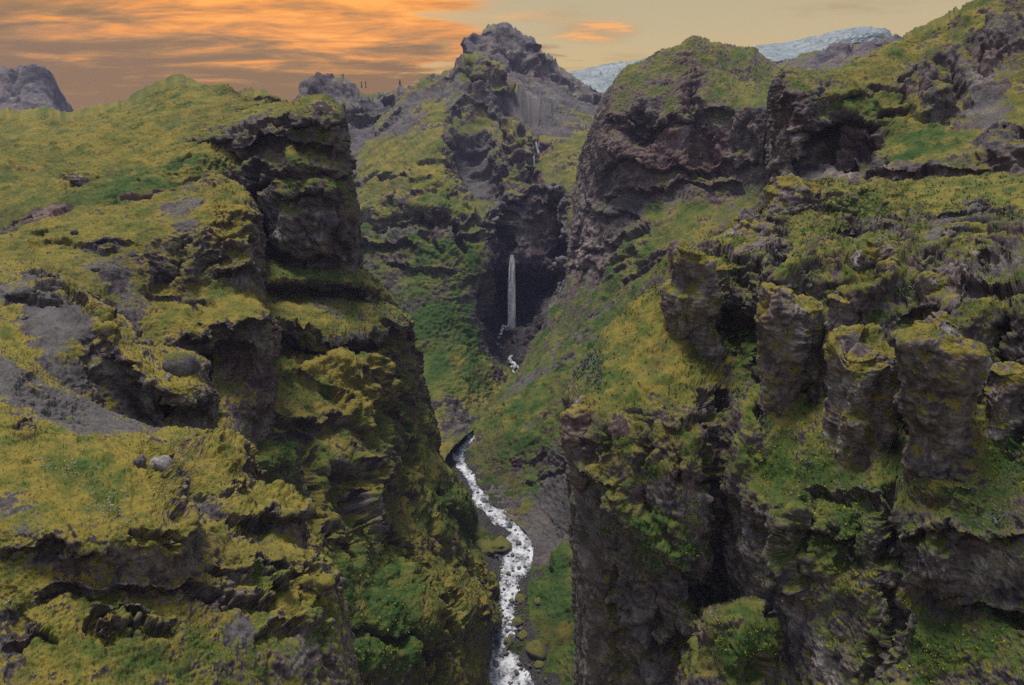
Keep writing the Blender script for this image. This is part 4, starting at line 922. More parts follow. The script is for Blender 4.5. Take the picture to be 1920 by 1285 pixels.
sheet('hillside_near_left', [
    [(-90, 600, 158), (0, 640, 152), (40, 660, 150), (80, 690, 148), (112, 715, 147), (150, 742, 147), (210, 772, 146), (260, 790, 145), (300, 802, 146), (340, 800, 152), (380, 810, 158), (430, 840, 165), (500, 900, 175)],
    [(-90, 650, 140), (0, 672, 138), (40, 692, 137), (80, 716, 136), (112, 732, 136), (150, 755, 136), (210, 782, 136), (260, 800, 136), (300, 812, 138), (345, 812, 143), (385, 822, 148), (425, 838, 152), (458, 848, 158), (500, 910, 170)],
    [(-90, 712, 128), (0, 725, 126), (50, 752, 124), (100, 780, 123), (150, 798, 122), (210, 808, 122), (270, 816, 124), (310, 828, 127), (350, 835, 132), (395, 840, 136), (440, 845, 138), (463, 855, 142), (478, 880, 160)],
    [(-90, 750, 118), (0, 758, 116), (60, 785, 114), (110, 803, 113), (170, 815, 112), (230, 825, 113), (285, 840, 115), (330, 868, 120), (370, 868, 125), (410, 872, 129), (450, 880, 132), (466, 890, 140), (485, 920, 158)],
    [(-90, 820, 104), (0, 825, 103), (100, 838, 102), (190, 850, 102), (260, 862, 104), (310, 888, 107), (345, 905, 112), (390, 908, 117), (430, 915, 121), (480, 928, 124), (530, 936, 126), (552, 944, 130), (570, 962, 150)],
    [(-90, 890, 95), (0, 892, 94), (100, 900, 94), (190, 910, 94), (260, 915, 96), (315, 925, 99), (355, 935, 106), (400, 940, 111), (445, 945, 114), (500, 952, 117), (540, 958, 120), (557, 968, 124), (575, 990, 146)],
    [(-90, 955, 88), (0, 955, 87), (100, 958, 87), (190, 962, 88), (280, 968, 90), (340, 975, 93), (372, 985, 99), (410, 995, 105), (460, 1000, 109), (510, 1008, 113), (558, 1015, 117), (570, 1030, 124), (590, 1050, 142)],
    [(-90, 1005, 83), (0, 1002, 83), (100, 1010, 83), (190, 1018, 84), (280, 1025, 86), (345, 1028, 90), (380, 1040, 96), (430, 1045, 101), (490, 1045, 105), (550, 1048, 109), (592, 1052, 113), (606, 1070, 120), (620, 1090, 138)],
    [(-90, 1050, 82), (0, 1048, 82), (100, 1055, 83), (190, 1065, 84), (280, 1068, 86), (350, 1075, 90), (400, 1085, 95), (450, 1085, 99), (510, 1085, 103), (570, 1088, 107), (618, 1095, 110), (634, 1110, 118), (648, 1130, 135)],
    [(-90, 1110, 79), (0, 1105, 79), (100, 1115, 80), (200, 1130, 82), (300, 1135, 85), (380, 1135, 89), (440, 1135, 93), (500, 1140, 97), (560, 1145, 101), (612, 1150, 105), (638, 1160, 110), (648, 1175, 118), (660, 1190, 132)],
    [(-90, 1190, 74), (0, 1190, 74), (100, 1195, 75), (200, 1200, 77), (300, 1205, 80), (380, 1205, 84), (450, 1205, 88), (520, 1205, 93), (580, 1205, 97), (625, 1210, 101), (650, 1220, 107), (668, 1235, 126)],
    [(-90, 1310, 66), (0, 1310, 66), (120, 1310, 68), (240, 1310, 71), (340, 1310, 75), (440, 1310, 80), (520, 1310, 86), (590, 1310, 91), (640, 1310, 96), (672, 1312, 103), (690, 1320, 122)],
    [(-90, 1430, 58), (120, 1430, 60), (340, 1430, 66), (520, 1430, 76), (650, 1430, 86), (720, 1430, 110)]],
    sculpt=[(2.4, 'e', 430, 858, 34, 20), (-2.2, 'e', 478, 912, 20, 16), (2.6, 'e', 525, 955, 40, 18), (-2, 'e', 590, 1022, 22, 16), (2, 'e', 480, 1075, 30, 14), (2.6, 'e', 520, 1105, 28, 12), (2, 'e', 600, 1080, 26, 24), (2.5, 'e', 570, 1170, 26, 14), (-1.6, 'e', 500, 1140, 26, 10), (-2.5, 'b', [(350, 890), (400, 960), (440, 1000)], 12), (1.8, 's', [(0, 1020), (80, 1010), (150, 1022), (200, 1040)], 11), (2.2, 's', [(60, 1115), (120, 1105), (200, 1115), (300, 1100), (400, 1100)], 14), (2, 's', [(390, 1060), (430, 1078), (480, 1070)], 10), (2.2, 's', [(410, 1105), (450, 1120), (500, 1125), (560, 1100)], 10),
            (2.2, 's', [(430, 970), (490, 962), (560, 968)], 9), (-2.5, 'e', 480, 985, 30, 14), (2, 's', [(420, 915), (445, 900), (466, 880)], 8), (-2.2, 'b', [(335, 880), (360, 940), (390, 990)], 10), (2.0, 'b', [(285, 850), (310, 900), (345, 960), (372, 1000)], 8), (2, 's', [(470, 1190), (510, 1170), (560, 1170)], 10), (-2, 'b', [(590, 1120), (600, 1180), (620, 1260)], 10), (1.8, 's', [(160, 1160), (260, 1170), (340, 1180)], 12),
            (2, 's', [(480, 1060), (540, 1052), (598, 1060)], 8), (1.4, 's', [(250, 1000), (310, 990), (362, 992)], 10), (1.3, 's', [(20, 800), (60, 812)], 6), (-1.5, 'b', [(40, 700), (110, 760), (170, 800)], 12), (1.6, 'e', 400, 845, 34, 14), (1.5, 's', [(0, 1210), (60, 1195), (120, 1210)], 14), (-2, 'b', [(30, 1120), (40, 1200), (30, 1285)], 18)],
    paint=[('s', 1.5, 'b', [(-20, 692), (60, 738), (130, 775), (200, 795)], 34), ('m', -.6, 'b', [(-20, 692), (60, 738), (130, 775), (200, 795)], 30), ('s', 1.1, 'b', [(120, 755), (200, 785), (300, 808)], 20), ('m', .5, 'b', [(0, 655), (60, 690), (110, 722)], 12), ('m', .55, 'e', 130, 890, 210, 75), ('g', .45, 'e', 150, 880, 70, 30), ('g', .35, 'e', 190, 940, 60, 26, 30), ('g', .3, 'e', 60, 830, 70, 18, 15),
           ('s', .75, 'e', 40, 960, 60, 34), ('s', .9, 'b', [(330, 885), (370, 930), (400, 960)], 16), ('m', .4, 'e', 415, 870, 45, 26), ('m', .45, 'e', 500, 942, 50, 12), ('m', .35, 'e', 300, 1010, 70, 30), ('m', -.5, 'e', 510, 985, 45, 16), ('r', .5, 'e', 545, 1000, 20, 26), ('m', .4, 'e', 480, 1030, 60, 26), ('g', .3, 'e', 520, 1090, 60, 50), ('m', .35, 'e', 560, 1120, 60, 40),
           ('m', .45, 'e', 180, 1220, 150, 60), ('g', .4, 'e', 330, 1230, 260, 80), ('m', .3, 'e', 380, 1160, 60, 20), ('m', -.5, 'e', 440, 1170, 26, 26), ('s', .5, 'e', 440, 1180, 20, 26), ('m', -.45, 'e', 90, 1035, 90, 14), ('m', -.5, 'e', 230, 1120, 130, 22), ('m', -.45, 'e', 20, 1200, 40, 60), ('k', -.12, 'e', 60, 1150, 140, 60), ('m', -.5, 'e', 420, 1110, 30, 14), ('m', -.4, 'e', 540, 1230, 40, 40), ('k', .15, 'e', 300, 900, 20, 40), ('g', .35, 'e', 600, 1200, 40, 60), ('m', .25, 'e', 610, 1150, 40, 40), ('s', .6, 'e', 355, 1010, 20, 20)],
    seed=36, moss=.10, lush=.10, red=.12, lam=110, big=.6, strata=.5, bed=26, warp=1.6, fine=1.25, tuft=1.3, S=.075, blocky=1.15, mat=TERRAIN_NEAR, rocky=.12,
    label='near yellow mossy hillside stepping down in dark ledges at the left', cat='hillside')

# ------------------------------------------------------------------ right side
sheet('cliff_right_upper', [
    [(1440, 190, 560), (1462, 150, 500), (1474, 133, 455), (1500, 133, 450), (1535, 136, 455), (1560, 138, 465), (1590, 120, 480), (1630, 96, 490), (1680, 70, 495), (1720, 50, 495), (1760, 30, 490), (1800, 12, 485), (1840, 2, 480), (1890, -12, 470), (2010, -40, 460)],
    [(1440, 215, 540), (1462, 170, 440), (1474, 152, 408), (1500, 150, 402), (1540, 155, 404), (1580, 150, 412), (1630, 138, 424), (1680, 122, 434), (1730, 104, 440), (1790, 70, 440), (1840, 48, 436), (1900, 30, 430), (2010, 10, 425)],
    [(1440, 250, 530), (1462, 210, 430), (1474, 195, 402), (1500, 190, 392), (1540, 190, 388), (1590, 188, 392), (1640, 180, 400), (1690, 168, 408), (1740, 150, 412), (1790, 125, 412), (1840, 100, 410), (1900, 82, 405), (2010, 65, 400)],
    [(1440, 290, 520), (1462, 255, 425), (1474, 240, 398), (1500, 235, 390), (1540, 232, 388), (1590, 232, 384), (1640, 228, 382), (1690, 220, 384), (1740, 208, 386), (1790, 188, 388), (1840, 170, 386), (1900, 150, 382), (2010, 130, 378)],
    [(1440, 335, 505), (1462, 305, 418), (1474, 292, 394), (1500, 290, 388), (1540, 285, 392), (1590, 282, 388), (1640, 272, 374), (1690, 260, 366), (1740, 248, 362), (1790, 238, 360), (1840, 225, 358), (1900, 205, 355), (2010, 190, 350)],
    [(1440, 375, 490), (1462, 352, 408), (1476, 342, 386), (1510, 336, 378), (1560, 325, 370), (1600, 312, 362), (1650, 292, 350), (1700, 280, 342), (1750, 272, 338), (1800, 262, 334), (1850, 248, 330), (1900, 238, 325), (2010, 225, 318)],
    [(1440, 395, 450), (1470, 375, 390), (1520, 352, 360), (1570, 345, 345), (1620, 332, 332), (1670, 318, 322), (1720, 312, 316), (1770, 306, 312), (1830, 298, 308), (1870, 285, 304), (1920, 275, 300), (2010, 265, 295)],
    [(1440, 420, 400), (1480, 392, 372), (1540, 372, 345), (1600, 358, 325), (1660, 345, 312), (1720, 340, 306), (1780, 332, 302), (1840, 325, 298), (1920, 318, 292), (2010, 310, 286)],
    [(1440, 460, 360), (1600, 410, 300), (1760, 390, 280), (1900, 370, 270), (2010, 360, 262)]],
    sculpt=[(-16, 'e', 1562, 252, 44, 34, -20), (-8, 'e', 1610, 300, 40, 14), (5.40, 's', [(1480, 232), (1540, 222), (1600, 232), (1650, 248)], 12), (6, 'b', [(1484, 160), (1486, 240), (1492, 320)], 12), (-9, 'c', [(1530, 140), (1532, 172)], 8), (-5, 'c', [(1512, 215), (1518, 300)], 7),
            (4.20, 's', [(1615, 320), (1670, 325), (1730, 325), (1800, 322), (1850, 306)], 11), (4.80, 's', [(1853, 262), (1880, 258), (1940, 252)], 10), (7, 'e', 1890, 290, 40, 34), (-8, 'b', [(1790, 90), (1800, 160), (1790, 210)], 12), (-6, 'b', [(1830, 60), (1850, 130)], 10), (7, 'b', [(1750, 130), (1760, 200)], 14), (3.60, 's', [(1640, 215), (1700, 205), (1760, 210), (1800, 220)], 10),
            (-6, 'b', [(1690, 150), (1700, 230)], 10), (3.00, 's', [(1560, 175), (1640, 165), (1740, 140)], 9), (-5, 'e', 1800, 205, 30, 14), (8, 'e', 1880, 60, 40, 40), (-5, 'b', [(1640, 190), (1630, 270)], 9)],
    paint=[('m', .55, 'b', [(1560, 160), (1660, 110), (1780, 50), (1860, 15)], 26), ('m', .5, 'e', 1640, 200, 90, 40, -14), ('g', .2, 'e', 1600, 200, 120, 60), ('m', .4, 'e', 1700, 220, 60, 50), ('g', -.1, 'e', 1720, 150, 160, 60), ('m', .7, 'e', 1720, 275, 90, 22, -16), ('g', .5, 'e', 1730, 268, 80, 16, -16), ('s', 1.0, 'e', 1850, 195, 34, 45, 20), ('k', .2, 'e', 1850, 180, 40, 60), ('r', .3, 'e', 1860, 120, 30, 50), ('m', -.5, 'e', 1850, 150, 34, 80), ('m', .45, 'e', 1560, 180, 60, 25),
           ('m', -.6, 'e', 1560, 265, 50, 40), ('m', -.5, 'e', 1560, 320, 80, 22), ('k', .15, 'e', 1560, 320, 80, 20), ('m', -.6, 'e', 1740, 318, 110, 12), ('k', .1, 'e', 1490, 250, 16, 80), ('m', -.5, 'e', 1488, 250, 16, 80), ('m', -.5, 'e', 1895, 300, 40, 24), ('m', .3, 'e', 1620, 330, 30, 14), ('m', .3, 'e', 1900, 200, 40, 30)],
    back=[(250, 60), (60, 4)], seed=40, mat=TERRAIN_MID, moss=-.14, lush=.30, red=.22, lam=100, big=.8, flute=.6, strata=.3, bed=20, fine=1.1, S=.31,
    label='tall mossy cliff climbing to the upper right corner with a dark alcove', cat='cliff')

sheet('hillside_right', [
    [(1330, 450, 460), (1400, 410, 420), (1440, 380, 380), (1480, 350, 345), (1520, 340, 330), (1560, 342, 325), (1620, 345, 318), (1700, 338, 312), (1780, 328, 306), (1860, 320, 300), (1920, 312, 294), (2010, 305, 288)],
    [(1330, 470, 380), (1372, 430, 335), (1420, 408, 318), (1446, 372, 305), (1480, 355, 300), (1530, 350, 298), (1575, 352, 298), (1620, 370, 296), (1700, 368, 288), (1780, 360, 280), (1860, 352, 272), (1920, 345, 268), (2010, 340, 262)],
    [(1320, 490, 330), (1366, 440, 298), (1400, 420, 288), (1440, 410, 282), (1480, 412, 276), (1530, 410, 274), (1580, 408, 272), (1640, 415, 266), (1720, 412, 256), (1800, 402, 248), (1870, 395, 242), (1920, 390, 238), (2010, 385, 232)],
    [(1250, 505, 290), (1264, 470, 262), (1300, 462, 252), (1360, 458, 248), (1420, 460, 246), (1480, 458, 242), (1540, 452, 238), (1600, 455, 232), (1660, 458, 224), (1740, 452, 216), (1820, 445, 208), (1880, 435, 203), (2010, 430, 196)],
    [(1200, 555, 270), (1245, 530, 248), (1262, 510, 238), (1300, 498, 228), (1350, 505, 226), (1400, 500, 224), (1450, 505, 218), (1490, 510, 206), (1540, 515, 200), (1600, 515, 194), (1650, 505, 190), (1700, 515, 184), (1760, 520, 178), (1820, 515, 172), (1880, 500, 168), (2010, 490, 162)],
    [(1165, 590, 262), (1195, 562, 248), (1245, 548, 234), (1275, 555, 222), (1320, 560, 218), (1370, 575, 218), (1420, 558, 208), (1460, 550, 198), (1510, 560, 194), (1560, 572, 188), (1610, 580, 180), (1660, 585, 176), (1710, 585, 172), (1750, 570, 166), (1800, 575, 159), (1860, 570, 156), (2010, 560, 146)],
    [(1120, 650, 258), (1150, 615, 238), (1200, 610, 226), (1250, 618, 216), (1300, 632, 212), (1350, 645, 214), (1390, 650, 212), (1430, 630, 201), (1480, 632, 193), (1530, 640, 187), (1580, 645, 181), (1640, 650, 173), (1700, 655, 173), (1745, 650, 165), (1790, 648, 155), (1850, 650, 153), (2010, 640, 140)],
    [(1080, 710, 250), (1110, 682, 228), (1170, 672, 214), (1230, 678, 206), (1290, 690, 200), (1340, 712, 202), (1370, 720, 202), (1420, 712, 196), (1480, 720, 188), (1540, 730, 182), (1600, 735, 174), (1660, 745, 168), (1710, 760, 172), (1750, 745, 160), (1800, 735, 150), (1860, 735, 148), (2010, 730, 134)],
    [(1060, 758, 248), (1070, 748, 214), (1110, 735, 204), (1170, 738, 197), (1230, 745, 192), (1290, 758, 187), (1330, 772, 186), (1350, 780, 192), (1400, 790, 180), (1460, 808, 177), (1520, 820, 171), (1580, 828, 165), (1640, 835, 159), (1700, 845, 161), (1750, 850, 151), (1800, 845, 143), (1860, 840, 140), (2010, 830, 129)],
    [(1062, 800, 250), (1074, 798, 206), (1110, 800, 193), (1170, 812, 187), (1230, 822, 183), (1290, 835, 179), (1328, 848, 179), (1346, 855, 188), (1375, 862, 177), (1440, 885, 171), (1510, 905, 163), (1580, 910, 157), (1640, 905, 152), (1700, 905, 150), (1760, 915, 141), (1820, 920, 135), (1880, 915, 133), (2010, 905, 124)],
    [(1066, 880, 250), (1080, 880, 202), (1112, 885, 188), (1170, 895, 182), (1230, 910, 178), (1290, 925, 174), (1328, 935, 175), (1346, 940, 186), (1375, 945, 174), (1430, 950, 164), (1490, 965, 156), (1560, 985, 150), (1620, 985, 146), (1680, 965, 142), (1740, 970, 136), (1800, 985, 131), (1860, 990, 128), (2010, 985, 121)],
    [(1070, 980, 250), (1086, 980, 198), (1118, 985, 188), (1170, 995, 181), (1230, 1010, 176), (1290, 1030, 172), (1328, 1040, 175), (1346, 1045, 188), (1378, 1045, 175), (1430, 1040, 162), (1480, 1045, 153), (1550, 1055, 147), (1620, 1060, 143), (1680, 1050, 140), (1740, 1055, 135), (1800, 1060, 131), (1860, 1065, 127), (2010, 1060, 120)],
    [(1074, 1080, 250), (1090, 1080, 196), (1124, 1085, 188), (1175, 1095, 181), (1230, 1110, 174), (1285, 1130, 170), (1320, 1135, 180), (1345, 1130, 188), (1380, 1120, 175), (1430, 1115, 163), (1475, 1115, 153), (1540, 1120, 145), (1610, 1125, 140), (1670, 1125, 138), (1740, 1130, 136), (1800, 1135, 131), (1860, 1140, 126), (2010, 1135, 119)],
    [(1078, 1180, 250), (1094, 1180, 195), (1130, 1185, 188), (1180, 1190, 180), (1230, 1195, 173), (1270, 1200, 170), (1295, 1185, 155), (1340, 1160, 146), (1385, 1150, 144), (1430, 1175, 146), (1460, 1200, 154), (1485, 1195, 150), (1540, 1195, 142), (1610, 1195, 137), (1680, 1190, 133), (1740, 1190, 130), (1800, 1195, 126), (1860, 1200, 122), (2010, 1195, 115)],
    [(1082, 1310, 248), (1098, 1310, 194), (1135, 1310, 187), (1185, 1310, 179), (1235, 1310, 172), (1265, 1310, 166), (1285, 1300, 150), (1330, 1285, 140), (1380, 1280, 137), (1430, 1290, 139), (1460, 1300, 146), (1485, 1300, 144), (1540, 1300, 137), (1610, 1300, 132), (1680, 1300, 127), (1740, 1300, 123), (1800, 1300, 119), (1860, 1300, 115), (2010, 1300, 108)],
    [(1086, 1450, 240), (1100, 1450, 192), (1185, 1450, 176), (1265, 1450, 160), (1380, 1450, 128), (1485, 1450, 132), (1610, 1450, 122), (1740, 1450, 112), (1860, 1450, 106), (2010, 1450, 100)]],
    sculpt=[(5, 'b', [(1430, 560), (1500, 520), (1575, 478)], 13), (-4, 'b', [(1520, 560), (1590, 520), (1640, 485)], 11), (5, 'b', [(1600, 582), (1660, 525), (1730, 470)], 13), (-4, 'b', [(1700, 560), (1750, 500), (1800, 460)], 11), (5, 'b', [(1790, 560), (1850, 495), (1920, 450)], 14), (3, 's', [(1560, 430), (1640, 424), (1720, 428)], 9), (3, 's', [(1740, 415), (1820, 404), (1910, 398)], 9), (-3, 'b', [(1620, 360), (1600, 440)], 10), (3, 'e', 1700, 395, 26, 12), (3, 'e', 1560, 470, 26, 12), (4, 'e', 1770, 480, 24, 16), (-5, 'c', [(1420, 560), (1424, 640), (1418, 720), (1430, 800)], 10), (-4, 'c', [(1512, 600), (1516, 680), (1510, 760)], 8), (-4, 'c', [(1558, 610), (1556, 690), (1560, 770)], 8), (-5, 'c', [(1574, 640), (1580, 720), (1570, 800)], 9), (-4, 'c', [(1640, 640), (1646, 720), (1640, 800)], 7), (-6, 'c', [(1710, 600), (1716, 700), (1722, 800)], 14), (-4, 'c', [(1880, 560), (1876, 660), (1884, 780), (1880, 880)], 11), (-3.5, 'c', [(1300, 480), (1304, 540), (1296, 600)], 8), (-3, 'c', [(1460, 480), (1464, 520)], 8), (-3.5, 'c', [(1200, 800), (1206, 880), (1200, 960)], 9), (-3.5, 'c', [(1260, 830), (1266, 900)], 8), (-3, 'c', [(1120, 830), (1126, 900)], 7), (-3.5, 'c', [(1520, 960), (1526, 1040), (1518, 1120)], 9), (-3.5, 'c', [(1600, 960), (1606, 1060)], 9), (2, 's', [(1440, 372), (1480, 366), (1530, 362), (1590, 372)], 9), (2, 's', [(1445, 392), (1500, 388), (1600, 395)], 8), (4, 's', [(1372, 432), (1420, 424), (1470, 430)], 9), (-4, 'b', [(1350, 515), (1400, 520), (1440, 528)], 12), (4, 's', [(1265, 478), (1330, 470), (1420, 478), (1480, 480)], 9), (4, 'b', [(1430, 470), (1450, 540)], 14),
            (-8, 'e', 1400, 610, 26, 50), (-6, 'b', [(1390, 560), (1380, 680)], 14), (-5, 'b', [(1530, 650), (1525, 740)], 8), (-7, 'e', 1715, 720, 18, 90), (-7, 'e', 1738, 600, 22, 22), (-3.5, 'b', [(1600, 600), (1578, 680), (1575, 760)], 10), (-7, 'c', [(1335, 735), (1336, 830), (1340, 940)], 16), (-4, 'b', [(1345, 950), (1345, 1020), (1330, 1100), (1300, 1170)], 14),
            (-9, 'e', 1335, 775, 20, 34), (1.2, 's', [(1180, 770), (1250, 790), (1320, 792)], 10), (-3, 'c', [(1140, 790), (1135, 840)], 7), (3, 'b', [(1090, 800), (1100, 860), (1130, 910)], 14), (3, 's', [(1090, 895), (1130, 905), (1160, 900)], 9), (5, 'b', [(1130, 930), (1230, 1010), (1300, 1060)], 22), (-5, 'b', [(1290, 1080), (1310, 1130), (1280, 1200), (1270, 1280)], 10),
            (-3, 'b', [(1150, 1040), (1160, 1160), (1165, 1285)], 10), (2.5, 'b', [(1185, 1040), (1200, 1150), (1210, 1285)], 14), (-2.5, 'b', [(1225, 1090), (1235, 1200), (1240, 1285)], 9), (-4, 'b', [(1410, 960), (1440, 1060), (1460, 1120), (1450, 1180)], 13), (5, 'b', [(1490, 950), (1475, 1040), (1500, 1140)], 18), (-6, 'b', [(1680, 905), (1640, 960), (1660, 1030), (1690, 1060)], 9),
            (-6, 'b', [(1665, 1080), (1668, 1140), (1630, 1210), (1620, 1285)], 9), (3.5, 's', [(1690, 1010), (1740, 1010), (1800, 1000), (1920, 990)], 10), (3.5, 's', [(1725, 1098), (1780, 1120), (1850, 1140), (1940, 1165)], 11), (4, 'e', 1760, 1060, 50, 36), (-4, 'e', 1900, 1165, 40, 10), (4, 'e', 1765, 935, 60, 22), (3, 'b', [(1700, 1130), (1680, 1200)], 14), (-4, 'e', 1435, 1245, 26, 18), (3, 's', [(1500, 940), (1560, 930), (1640, 945)], 9), (-3, 'b', [(1560, 985), (1575, 1090)], 12), (3, 's', [(1480, 1000), (1540, 1010), (1600, 1012)], 9),
            (1.6, 's', [(1540, 460), (1620, 470), (1700, 462)], 8), (1.4, 's', [(1640, 505), (1700, 500), (1780, 520), (1860, 505)], 9), (4, 's', [(1800, 545), (1860, 540), (1920, 530)], 9), (-3, 'b', [(1880, 620), (1870, 700), (1890, 800)], 12), (2.5, 's', [(1860, 720), (1900, 715), (1960, 720)], 9), (-5, 'e', 1905, 705, 22, 16), (2, 'b', [(1690, 350), (1650, 420)], 10), (-2, 'b', [(1660, 360), (1635, 440)], 9)],
    paint=[('s', .8, 'b', [(1092, 930), (1098, 1080), (1100, 1290)], 17), ('s', .65, 'b', [(1195, 1100), (1215, 1200), (1225, 1290)], 22), ('m', .28, 'e', 1210, 890, 120, 90), ('m', -.35, 'b', [(1440, 575), (1510, 538), (1585, 495)], 10), ('m', -.35, 'b', [(1610, 598), (1670, 545), (1740, 488)], 10), ('m', -.35, 'b', [(1800, 575), (1860, 512), (1930, 468)], 10), ('m', -.3, 'e', 1640, 438, 80, 8), ('m', -.3, 'e', 1830, 416, 80, 8), ('r', .2, 'e', 1700, 480, 200, 60), ('m', .5, 'e', 1640, 380, 130, 26, -6), ('g', .35, 'e', 1600, 395, 60, 34), ('s', .9, 'b', [(1655, 370), (1635, 430)], 7), ('s', .8, 'b', [(1850, 390), (1790, 420), (1735, 445)], 13), ('m', .3, 'e', 1850, 370, 80, 30), ('m', -.35, 'e', 1500, 380, 60, 20), ('m', -.55, 'e', 1450, 485, 60, 16), ('m', -.3, 'e', 1410, 440, 40, 12),
           ('m', .6, 'b', [(1250, 560), (1200, 610), (1150, 680), (1100, 720)], 40), ('m', .4, 'e', 1270, 700, 60, 50), ('g', -.12, 'e', 1200, 640, 100, 80), ('g', .3, 'e', 1120, 690, 30, 40), ('m', .5, 'e', 1395, 640, 30, 80), ('g', .4, 'e', 1395, 640, 36, 90), ('m', .3, 'e', 1340, 495, 50, 20), ('m', .3, 'e', 1560, 520, 110, 40, -16), ('m', .25, 'e', 1640, 540, 60, 40), ('g', .3, 'e', 1680, 580, 50, 30), ('m', -.4, 'e', 1800, 535, 50, 30), ('k', .15, 'e', 1800, 540, 60, 30),
           ('m', .45, 'e', 1470, 880, 100, 60), ('g', .35, 'e', 1480, 880, 120, 70), ('m', .4, 'e', 1640, 900, 50, 40), ('g', .45, 'e', 1700, 860, 60, 40), ('g', .5, 'e', 1890, 870, 60, 60), ('m', .4, 'e', 1890, 860, 60, 60), ('r', .5, 'e', 1300, 870, 60, 60), ('m', -.25, 'e', 1270, 920, 80, 50), ('m', -.5, 'e', 1090, 850, 26, 50), ('r', .35, 'e', 1095, 850, 30, 50), ('m', .45, 'e', 1230, 1010, 90, 50, 35), ('g', .45, 'e', 1220, 1010, 110, 60, 35), ('g', .4, 'e', 1320, 1060, 40, 60), ('m', -.8, 'b', [(1092, 940), (1098, 1080), (1100, 1290)], 18), ('k', .16, 'b', [(1092, 940), (1098, 1080), (1100, 1290)], 16), ('m', -.5, 'b', [(1200, 1100), (1220, 1200), (1230, 1290)], 26), ('k', .12, 'b', [(1200, 1100), (1220, 1200), (1230, 1290)], 26),
           ('m', .3, 'b', [(1140, 980), (1155, 1100), (1150, 1285)], 16), ('m', .7, 'e', 1380, 1220, 90, 60), ('g', .55, 'e', 1390, 1210, 70, 60), ('m', -.4, 'b', [(1390, 990), (1410, 1060), (1430, 1130)], 20), ('k', .15, 'b', [(1390, 990), (1410, 1060), (1430, 1130)], 22), ('m', .3, 'e', 1540, 1000, 80, 70), ('g', .3, 'e', 1560, 1000, 120, 110), ('m', .3, 'e', 1580, 1100, 70, 80), ('m', -.5, 'b', [(1470, 1105), (1490, 1190)], 13), ('k', .22, 'b', [(1470, 1105), (1490, 1190)], 12), ('m', -.5, 'b', [(1545, 1200), (1570, 1290)], 14), ('k', .2, 'b', [(1545, 1200), (1570, 1290)], 14),
           ('m', -.9, 'e', 1790, 1080, 80, 26, 15), ('m', -.9, 'e', 1890, 1090, 50, 50), ('k', .25, 'e', 1890, 1070, 60, 40), ('k', .05, 'e', 1780, 1080, 80, 30), ('m', .5, 'e', 1760, 945, 70, 24), ('g', -.1, 'e', 1740, 930, 50, 22), ('m', .5, 'e', 1790, 1220, 140, 50), ('g', .5, 'e', 1790, 1200, 160, 70), ('m', .4, 'e', 1700, 1140, 26, 50), ('g', .4, 'e', 1860, 960, 80, 40), ('m', .3, 'e', 1860, 600, 60, 40), ('g', .2, 'e', 1880, 620, 60, 40)],
    seed=43, mat=TERRAIN_DIMMED, moss=.06, lush=.34, red=.14, tone=.05, lam=120, big=.75, strata=.35, bed=22, flute=.55, rocky=.34, fine=1.2, tuft=1.2, S=.125, blocky=1.1,
    label='near mossy rock wall and terraces filling the right side', cat='cliff')

